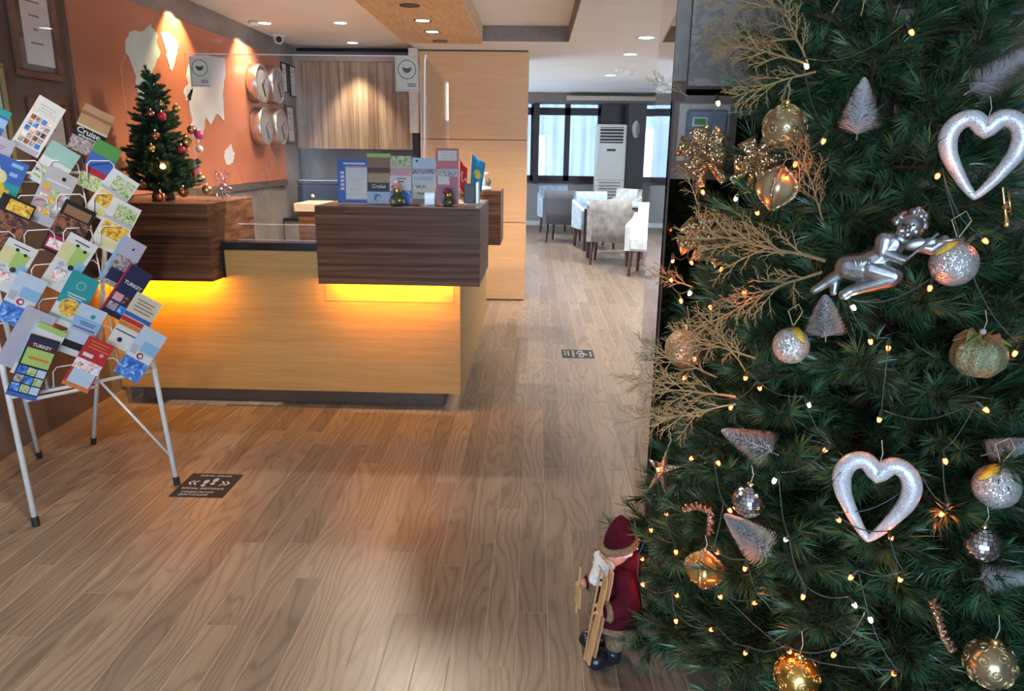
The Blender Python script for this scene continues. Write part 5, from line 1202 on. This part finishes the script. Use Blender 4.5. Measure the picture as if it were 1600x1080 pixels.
for k in range(5): mb.tube([q_(420 + 38 * k + 30 * math.sin(j * .8 + k), 560 + j * 32, 100 + 8 * math.sin(j)) for j in range(6)], 13 * u, 8)
mb.build('drapery', m_cher, t, True)
mb = MB(); R = Matrix.Rotation(.25, 3, 'Z'); mb.ball(q_(870, 415, 110), (95 * u, 46 * u, 22 * u), 18, rot=R); mb.ball(q_(965, 392, 110), (62 * u, 40 * u, 22 * u), 16, rot=R); mb.tube([q_(990, 385, 115), q_(1185, 350, 110)], 14 * u, 8); mb.ball(q_(1185, 350, 110), 20 * u, 8); mb.build('violin', m_cher, t, True)
MB().tube([q_(812, 545, 140), q_(1010, 312, 150)], 9 * u, 8).build('violin_bow', m_cher, t)
mb = MB()
for x in (758, 830): mb.ball(q_(x, 262, 126), 11 * u, 8)
mb.build('eyes', M('dark_silver', (.08, .085, .09), .4, .8), t, True)  # eyes in a darker silver than the body

# string lights
bulbs = [(1424, 50), (1098, 300), (1183, 332), (1243, 256), (1163, 457), (1539, 376), (1453, 450), (1360, 533), (1388, 543), (1586, 552), (1187, 606), (1374, 655), (1290, 703), (1430, 757), (1477, 720), (1392, 840), (1310, 812), (1472, 803), (1330, 902), (1255, 932), (1407, 905), (1303, 1023), (1397, 1053), (1233, 1018), (1165, 1020), (1112, 984), (1056, 970), (1057, 930), (1125, 932), (1004, 913), (1003, 873), (1056, 862), (1120, 863), (1164, 888), (1180, 942), (1041, 803), (1017, 828), (1081, 716), (1122, 723), (1028, 733), (1142, 636), (1140, 797), (1085, 560), (1070, 590), (1165, 590), (1287, 220), (1465, 275), (1128, 420), (1051, 407), (1080, 410), (1048, 437), (1110, 480), (1064, 470), (1540, 640)]  # some by the column edge are mirror reflections built as added bulbs
wbulbs = [(1333, 480), (1335, 945), (1150, 310), (1260, 103), (1122, 161), (1210, 751), (1228, 843), (1263, 632), (1360, 968), (1078, 458)]
m_bo = M('orange_bulb', (1, .5, .2), .3, emit=(1.0, .12, .03), estr=4.2); m_bw = M('warm_white_bulb', (1, .9, .6), .3, emit=(1.0, .80, .45), estr=6.0); m_sock = M('socket_green', (.015, .035, .022), .4); m_cable = M('dark_green_cable', (.05, .065, .06), .4)
sl = thing('string_lights', 'string of small orange and white lights wound around the tree', 'string lights'); allp = []
bm_o = MB().ball((0, 0, 0), (.0042, .0042, .0075), 8); 
for L, m_ in ((bulbs, m_bo), (wbulbs, m_bw)):
    o = MB().ball((0, 0, 0), (.0050, .0050, .0085), 8).build('bulb', m_, None, True); me = o.data; bpy.data.objects.remove(o)
    o = MB().tube([(0, 0, .004), (0, 0, .022)], [.0042, .0032], 7).build('socket', m_sock); ms = o.data; bpy.data.objects.remove(o)
    for x, y in L:
        p = tree_hit(x, y, .05); R = Matrix.Rotation(random.uniform(-.7, .7), 4, 'X') @ Matrix.Rotation(random.uniform(-.7, .7), 4, 'Y'); b = inst('bulb', me, sl, Matrix.Translation(p) @ R); inst('socket', ms, b); light('bulb_lamp', 'POINT', p, .17, (1, .17, .03) if m_ is m_bo else (1, .82, .45), .006); allp.append(p + (R @ Vector((0, 0, .022, 1))).to_3d())
todo = sorted(allp, key=lambda q: -q.z); cur = todo.pop(0)
while todo:
    nx_ = min(todo, key=lambda q: (q - cur).length + .5 * max(0, q.z - cur.z)); todo.remove(nx_); L = (nx_ - cur).length
    if L < .42:
        pts = []
        for j in range(9):
            tt = j / 8; q = cur.lerp(nx_, tt); q.z -= math.sin(PI * tt) * L * .16; c = Vector((tcx(q.z), TY, q.z)); d = q - c; rr_ = tr_r(q.z) + .035; d.z = 0
            if d.length < rr_ and 0 < j < 8: q = c + d.normalized() * (d.length * .4 + rr_ * .6)
            pts.append(q)
        MB().tube(pts, .0014, 4).build('wire', m_cable, sl, True)
    cur = nx_

# ------------------------------------------------------------------ bearded figurine with skis
fb = at_z(950, 1022); doll = thing('bearded_figurine', 'white bearded figurine in burgundy hooded coat holding wooden skis by the tree', 'figurine', (fb.x + .012, fb.y, 0), math.radians(196)); k = 1.02; doll.scale = (1.08, 1.08, 1.08)
m_bur = M('burgundy_velvet', (.062, .004, .011), .9, noise=.25, scale=50, spec=.15); m_fur = M('tan_fur_trim', (.22, .14, .075), .9, noise=.4, scale=120, bump=1.0); m_skin = M('doll_skin', (.62, .30, .20), .5); m_beard = M('white_wool', (.75, .74, .70), .9, noise=.15, scale=150, bump=1.0); m_ski = wood('pale_ski_wood', [(.50, .28, .12), (.62, .38, .18)], (20, 20, 3), rough=.45); m_boot = M('navy_boot', (.012, .014, .022), .25)
for s in (-1, 1):
    dx = .0 if s < 0 else .012
    mb = MB(); mb.ball((.048 * k + dx, s * .042 * k, .025), (.031, .026, .025), 18); mb.ball((.012 + dx, s * .038 * k, .02), (.03, .019, .02), 14); capsule(mb, (-.003 + dx, s * .036 * k, .02), (-.003 + dx, s * .034 * k, .05), .019, .018); smoothing(mb.build('boot', m_boot, doll, True), .003, 2)
    MB().lathe([(.02, .046), (.026, .055), (.026, .075), (.02, .085)], 14, c=(-.003 + dx, s * .034 * k, 0)).build('boot_fur', m_fur, doll, True)
    mb = MB(); capsule(mb, (-.003 + dx, s * .034 * k, .07), (0, s * .03 * k, .14), .021, .03); mb.build('trouser_leg', M('olive_tweed', (.10, .075, .04), .9), doll, True)
mb = MB(); mb.lathe([(.060, .105), (.070, .115), (.066, .16), (.058, .21), (.050, .255), (.03, .285)], 22, c=(-.004, 0, 0))
for s in (-1, 1): capsule(mb, (0, s * .045, .255), (-.004, s * .078, .20), .028, .030); capsule(mb, (-.004, s * .078, .20), (.040, s * .066, .185), .031, .026)
smoothing(mb.build('coat', m_bur, doll, True), .0055, 3)
for s in (-1, 1): MB().lathe([(.022, -.008), (.030, 0), (.022, .01)], 12, axis='X', c=(.046, s * .066, .183)).build('cuff', m_fur, doll, True)
MB().lathe([(.058, .098), (.074, .105), (.074, .118), (.06, .124)], 22, c=(-.004, 0, 0)).build('hem_fur', m_fur, doll, True)
MB().tube([(.052, 0, .11), (.062, 0, .16), (.056, 0, .22), (.048, 0, .25)], [.011, .012, .011, .01], 8).build('front_fur', m_fur, doll, True)
for s in (-1, 1):
    mb = MB(); mb.ball((.062, s * .064, .183), (.014, .010, .013), 10)
    for j in range(4): mb.tube([(.066, s * (.071 - .005 * j), .190 - .004 * j), (.080, s * (.070 - .006 * j), .186 - .004 * j), (.078, s * (.060 - .004 * j), .180 - .004 * j)], [.0045, .0042, .0034], 6)
    mb.tube([(.062, s * .056, .19), (.072, s * .05, .196), (.078, s * .055, .194)], [.005, .0045, .0036], 6); mb.build('hand', m_skin, doll, True)
mb = MB(); mb.ball((.004, 0, .305), (.036, .034, .040), 20); mb.ball((.042, 0, .305), (.010, .009, .009), 10); mb.ball((.034, .016, .298), .011, 8); mb.ball((.034, -.016, .298), .011, 8); smoothing(mb.build('head', m_skin, doll, True), .004, 2)
for s in (-1, 1): MB().ball((.0365, s * .0125, .316), .0042, 8).build('eye', m_ink, doll, True)
mb = MB(); rg = random.Random(9)
for j in range(46):
    a = rg.uniform(-1.35, 1.35); hh = rg.random(); mb.ball((.02 + .030 * math.cos(a) + .016 * hh, math.sin(a) * (.034 - .014 * hh), .292 - .062 * hh), rg.uniform(.010, .015), 8)
smoothing(mb.build('beard', m_beard, doll, True), .0035, 1)
mb = MB()
for s in (-1, 1):
    for j in range(6): mb.ball((.030 - .009 * j, s * (.026 + .002 * j), .318 + .004 * (j % 2)), .011, 8)
smoothing(mb.build('hair', m_beard, doll, True), .0035, 1)
for s in (-1, 1): MB().tube([(.043, s * .004, .296), (.046, s * .014, .292), (.040, s * .024, .286)], [.005, .0055, .002], 6).build('moustache', m_beard, doll, True)
MB().lathe([(.042, .322), (.040, .345), (.030, .375), (.016, .398), (.005, .408)], 20, c=(-.004, 0, 0)).build('hood', m_bur, doll, True)
mb = MB(); mb.tube([(-.012 - .0, 0, .30), (-.03, 0, .27), (-.036, 0, .235)], [.040, .036, .03], 14); mb.build('hood_back', m_bur, doll, True)
MB().tube([(-.002 + .043 * math.cos(2 * PI * j / 18), .041 * math.sin(2 * PI * j / 18), .330 - .012 * math.cos(2 * PI * j / 18)) for j in range(18)], .0105, 8, closed=True).build('hood_fur', m_fur, doll, True)
for j, (yy, tl) in enumerate(((.052, .05), (.074, -.03))):
    mb = MB(); n = 10; pts = []
    for i in range(n + 1):
        v = i / n; z_ = .048 + .268 * v; x_ = .088 - tl * .3 + (-.045 + .0 * j) * v + (.03 * max(0, v - .86) * 6 * .1); pts.append((x_ + (.02 * ((v - .85) / .15) ** 2 if v > .85 else 0), z_))
    vs = []
    for (x_, z_) in pts: vs += [(x_, yy - .013, z_), (x_, yy + .013, z_), (x_ + .004, yy + .013, z_), (x_ + .004, yy - .013, z_)]
    fs = [(4 * i + a, 4 * i + (a + 1) % 4, 4 * i + 4 + (a + 1) % 4, 4 * i + 4 + a) for i in range(n) for a in range(4)] + [(3, 2, 1, 0), (4 * n, 4 * n + 1, 4 * n + 2, 4 * n + 3)]; mb.add(vs, fs); mb.build('ski', m_ski, doll)
MB().tube([(.095, .04, .03), (.06, .035, .28)], .003, 6).build('ski_pole', m_ski, doll); MB().tube([(.085, -.06, .10), (.08, -.055, .24)], .003, 6).build('ski_pole', m_ski, doll)
bx('sign_board', (.082, -.075, .125), (.086, -.035, .185), m_ski, doll, .001)
mb = MB(); rg = random.Random(2)
for j in range(60):
    a = rg.uniform(-1.6, .2); b = Vector((.035 + .02 * math.cos(a), -.03 - .015 * rg.random(), .30 - .10 * rg.random())); d = Vector((rg.uniform(-1, 1), rg.uniform(-1, 1), rg.uniform(-1, 1))).normalized() * .018; q = d.orthogonal().normalized() * .0012; mb.add([b - q, b + q, b + d], [(0, 1, 2)])
o = mb.build('green_sprig', m_ng[0], doll); o['kind'] = 'stuff'

# ------------------------------------------------------------------ small tree on the counter box
mtp = Vector((-2.02, 4.0, ZC)); mt = thing('tabletop_tree', 'small decorated green tree on the dark raised box', 'christmas tree', mtp)
MB().lathe([(.055, 0), (.06, .01), (.045, .05), (.02, .055)], 18).build('pot', M('brown_pot', (.12, .07, .04), .6), mt, True); MB().tube([(0, 0, .03), (0, 0, .60)], [.012, .004], 8).build('trunk', m_trunk, mt)
def mini_branch(L, seed):
    rg = random.Random(seed); mb = MB(); e = Vector((L, 0, .02)); mb.tube([(0, 0, 0), e], [.0035, .002], 4, 0); needles(mb, rg, Vector((L * .1, 0, 0)), e + Vector((.015, 0, .004)), 2600, .024, .0026, .9)
    for s in (-1, 1):
        b = Vector((L * .5, 0, .01)); f2 = b + Vector((L * .35, s * L * .35, .015)); mb.tube([b, f2], .002, 3, 0); needles(mb, rg, b, f2, 2400, .022, .0026, .9)
    o = mb.build('branch', [m_twig] + m_ng); me = o.data; bpy.data.objects.remove(o); return me
MBM = [mini_branch(.18, 1), mini_branch(.15, 2), mini_branch(.11, 3), mini_branch(.07, 4)]
def mr_(z): return .19 * (1 - max(0, z - .05) / .66) + .012
z = .05; ring = 0; rg = random.Random(21)
while z < .61:
    r = mr_(z); n = max(6, int(2 * PI * r / .066)); ring += 1
    for j in range(n):
        a = 2 * PI * (j + .5 * (ring % 2)) / n + rg.uniform(-.2, .2); i = min(range(4), key=lambda q: abs((.18, .15, .11, .07)[q] - r)); sc = r / (.18, .15, .11, .07)[i] * rg.uniform(.8, 1.08)
        inst('branch', MBM[i], mt, Matrix.Translation((0, 0, z)) @ Matrix.Rotation(a, 4, 'Z') @ Matrix.Rotation(rg.uniform(-.5, .1), 4, 'Y') @ Matrix.Diagonal((sc, 1, 1, 1)))
    z += .042
inst('branch', MBM[3], mt, Matrix.Translation((0, 0, .59)) @ Matrix.Rotation(-PI / 2, 4, 'Y'))
def mini_hit(px, py):
    r = ray(px, py); tt = 3.4
    while tt < 5.2:
        p = CAM + r * tt; d = p - mtp
        if 0 < d.z < .7 and math.hypot(d.x, d.y) < mr_(d.z) + .012: return p
        tt += .006
    return CAM + r * (4.0 / r.y)
m_mag = M('magenta_gloss', (.45, .03, .13), .15, coat=.5); m_pearl = M('pearl_white', (.75, .72, .68), .2, .3); m_coppr = M('copper_gloss', (.62, .26, .14), .2, 1.0)
for x, y, rp_, mt_, nm in ((253, 182, 8, red_b, 'red bauble high on the small tree'), (276, 170, 7, gold_b, 'gold bauble high on the small tree'), (252, 163, 5, gold_b, 'tiny gold bauble near the small tree top'), (237, 232, 7, gold_b, 'gold bauble on the wall side of the small tree'), (243, 212, 8, m_coppr, 'copper bauble on the small tree'), (292, 222, 9, gold_b, 'large gold bauble on the small tree'), (284, 234, 8, red_b, 'red bauble below the large gold one'), (300, 203, 8, m_coppr, 'copper bauble beside the magenta one'), (311, 211, 8, m_mag, 'magenta bauble on the small tree'), (312, 233, 6, m_pearl, 'pearl white bauble on the small tree'), (236, 178, 7, m_coppr, 'copper bauble on the shaded side of the small tree'), (314, 280, 9, gold_b, 'gold bauble low on the small tree'), (324, 297, 9, gold_b, 'gold bauble hanging over the box top'), (251, 308, 10, m_coppr, 'copper bauble lying at the small tree foot'), (287, 300, 9, m_coppr, 'copper bauble beside the small tree pot'), (305, 268, 7, red_b, 'red and silver bauble low on the small tree'), (222, 290, 8, M('bronze_gloss', (.3, .16, .07), .3, .8), 'bronze bauble low on the wall side of the small tree')):
    p = mini_hit(x, y); t = thing('small_bauble', nm, 'bauble', p, 0, 'baubles on the small tree'); r = px2m(p, rp_ * .92); MB().ball((0, 0, 0), r, 16).build('body', mt_, t, True); MB().tube([(0, 0, r * .95), (0, 0, r * 1.25)], r * .2, 8).build('cap', m_cap, t)
p = mini_hit(254, 256); t = thing('glowing_cup', 'little glass cup ornament glowing orange on the small tree', 'ornament', p); r = px2m(p, 12); MB().lathe([(r * .5, -r), (r * .95, -r * .5), (r, .0), (r * .9, r * .5), (r * .86, r * .5), (r * .95, 0), (r * .85, -r * .4), (r * .4, -r * .85)], 18).build('cup', m_plexi, t, True); MB().ball((0, 0, -r * .35), r * .35, 10).build('light', M('cup_light', (1, .5, .1), .3, emit=(1, .4, .06), estr=14.0), t, True)
p = mini_hit(328, 272); t = thing('pink_tinsel', 'pink and silver tinsel bunch beside the small tree', 'tinsel', (p.x + .05, p.y, ZC + .09)); mb = MB(); rg = random.Random(3)
for j in range(160):
    b = Vector((rg.uniform(-.03, .05), rg.uniform(-.02, .02), rg.uniform(-.085, .06))); d = Vector((rg.uniform(-1, 1), rg.uniform(-1, 1), rg.uniform(-1, 1))).normalized() * .016; q = d.orthogonal().normalized() * .0016; mb.add([b - q, b + q, b + d + q, b + d - q], [(0, 1, 2, 3)])
o = mb.build('strands', M('pink_foil', (.65, .35, .42), .25, .8, noise=.3, scale=60), t); o['kind'] = 'stuff'; MB().tube([(.01, 0, -.088), (.01, 0, .05)], .002, 5).build('core', m_silver, t)
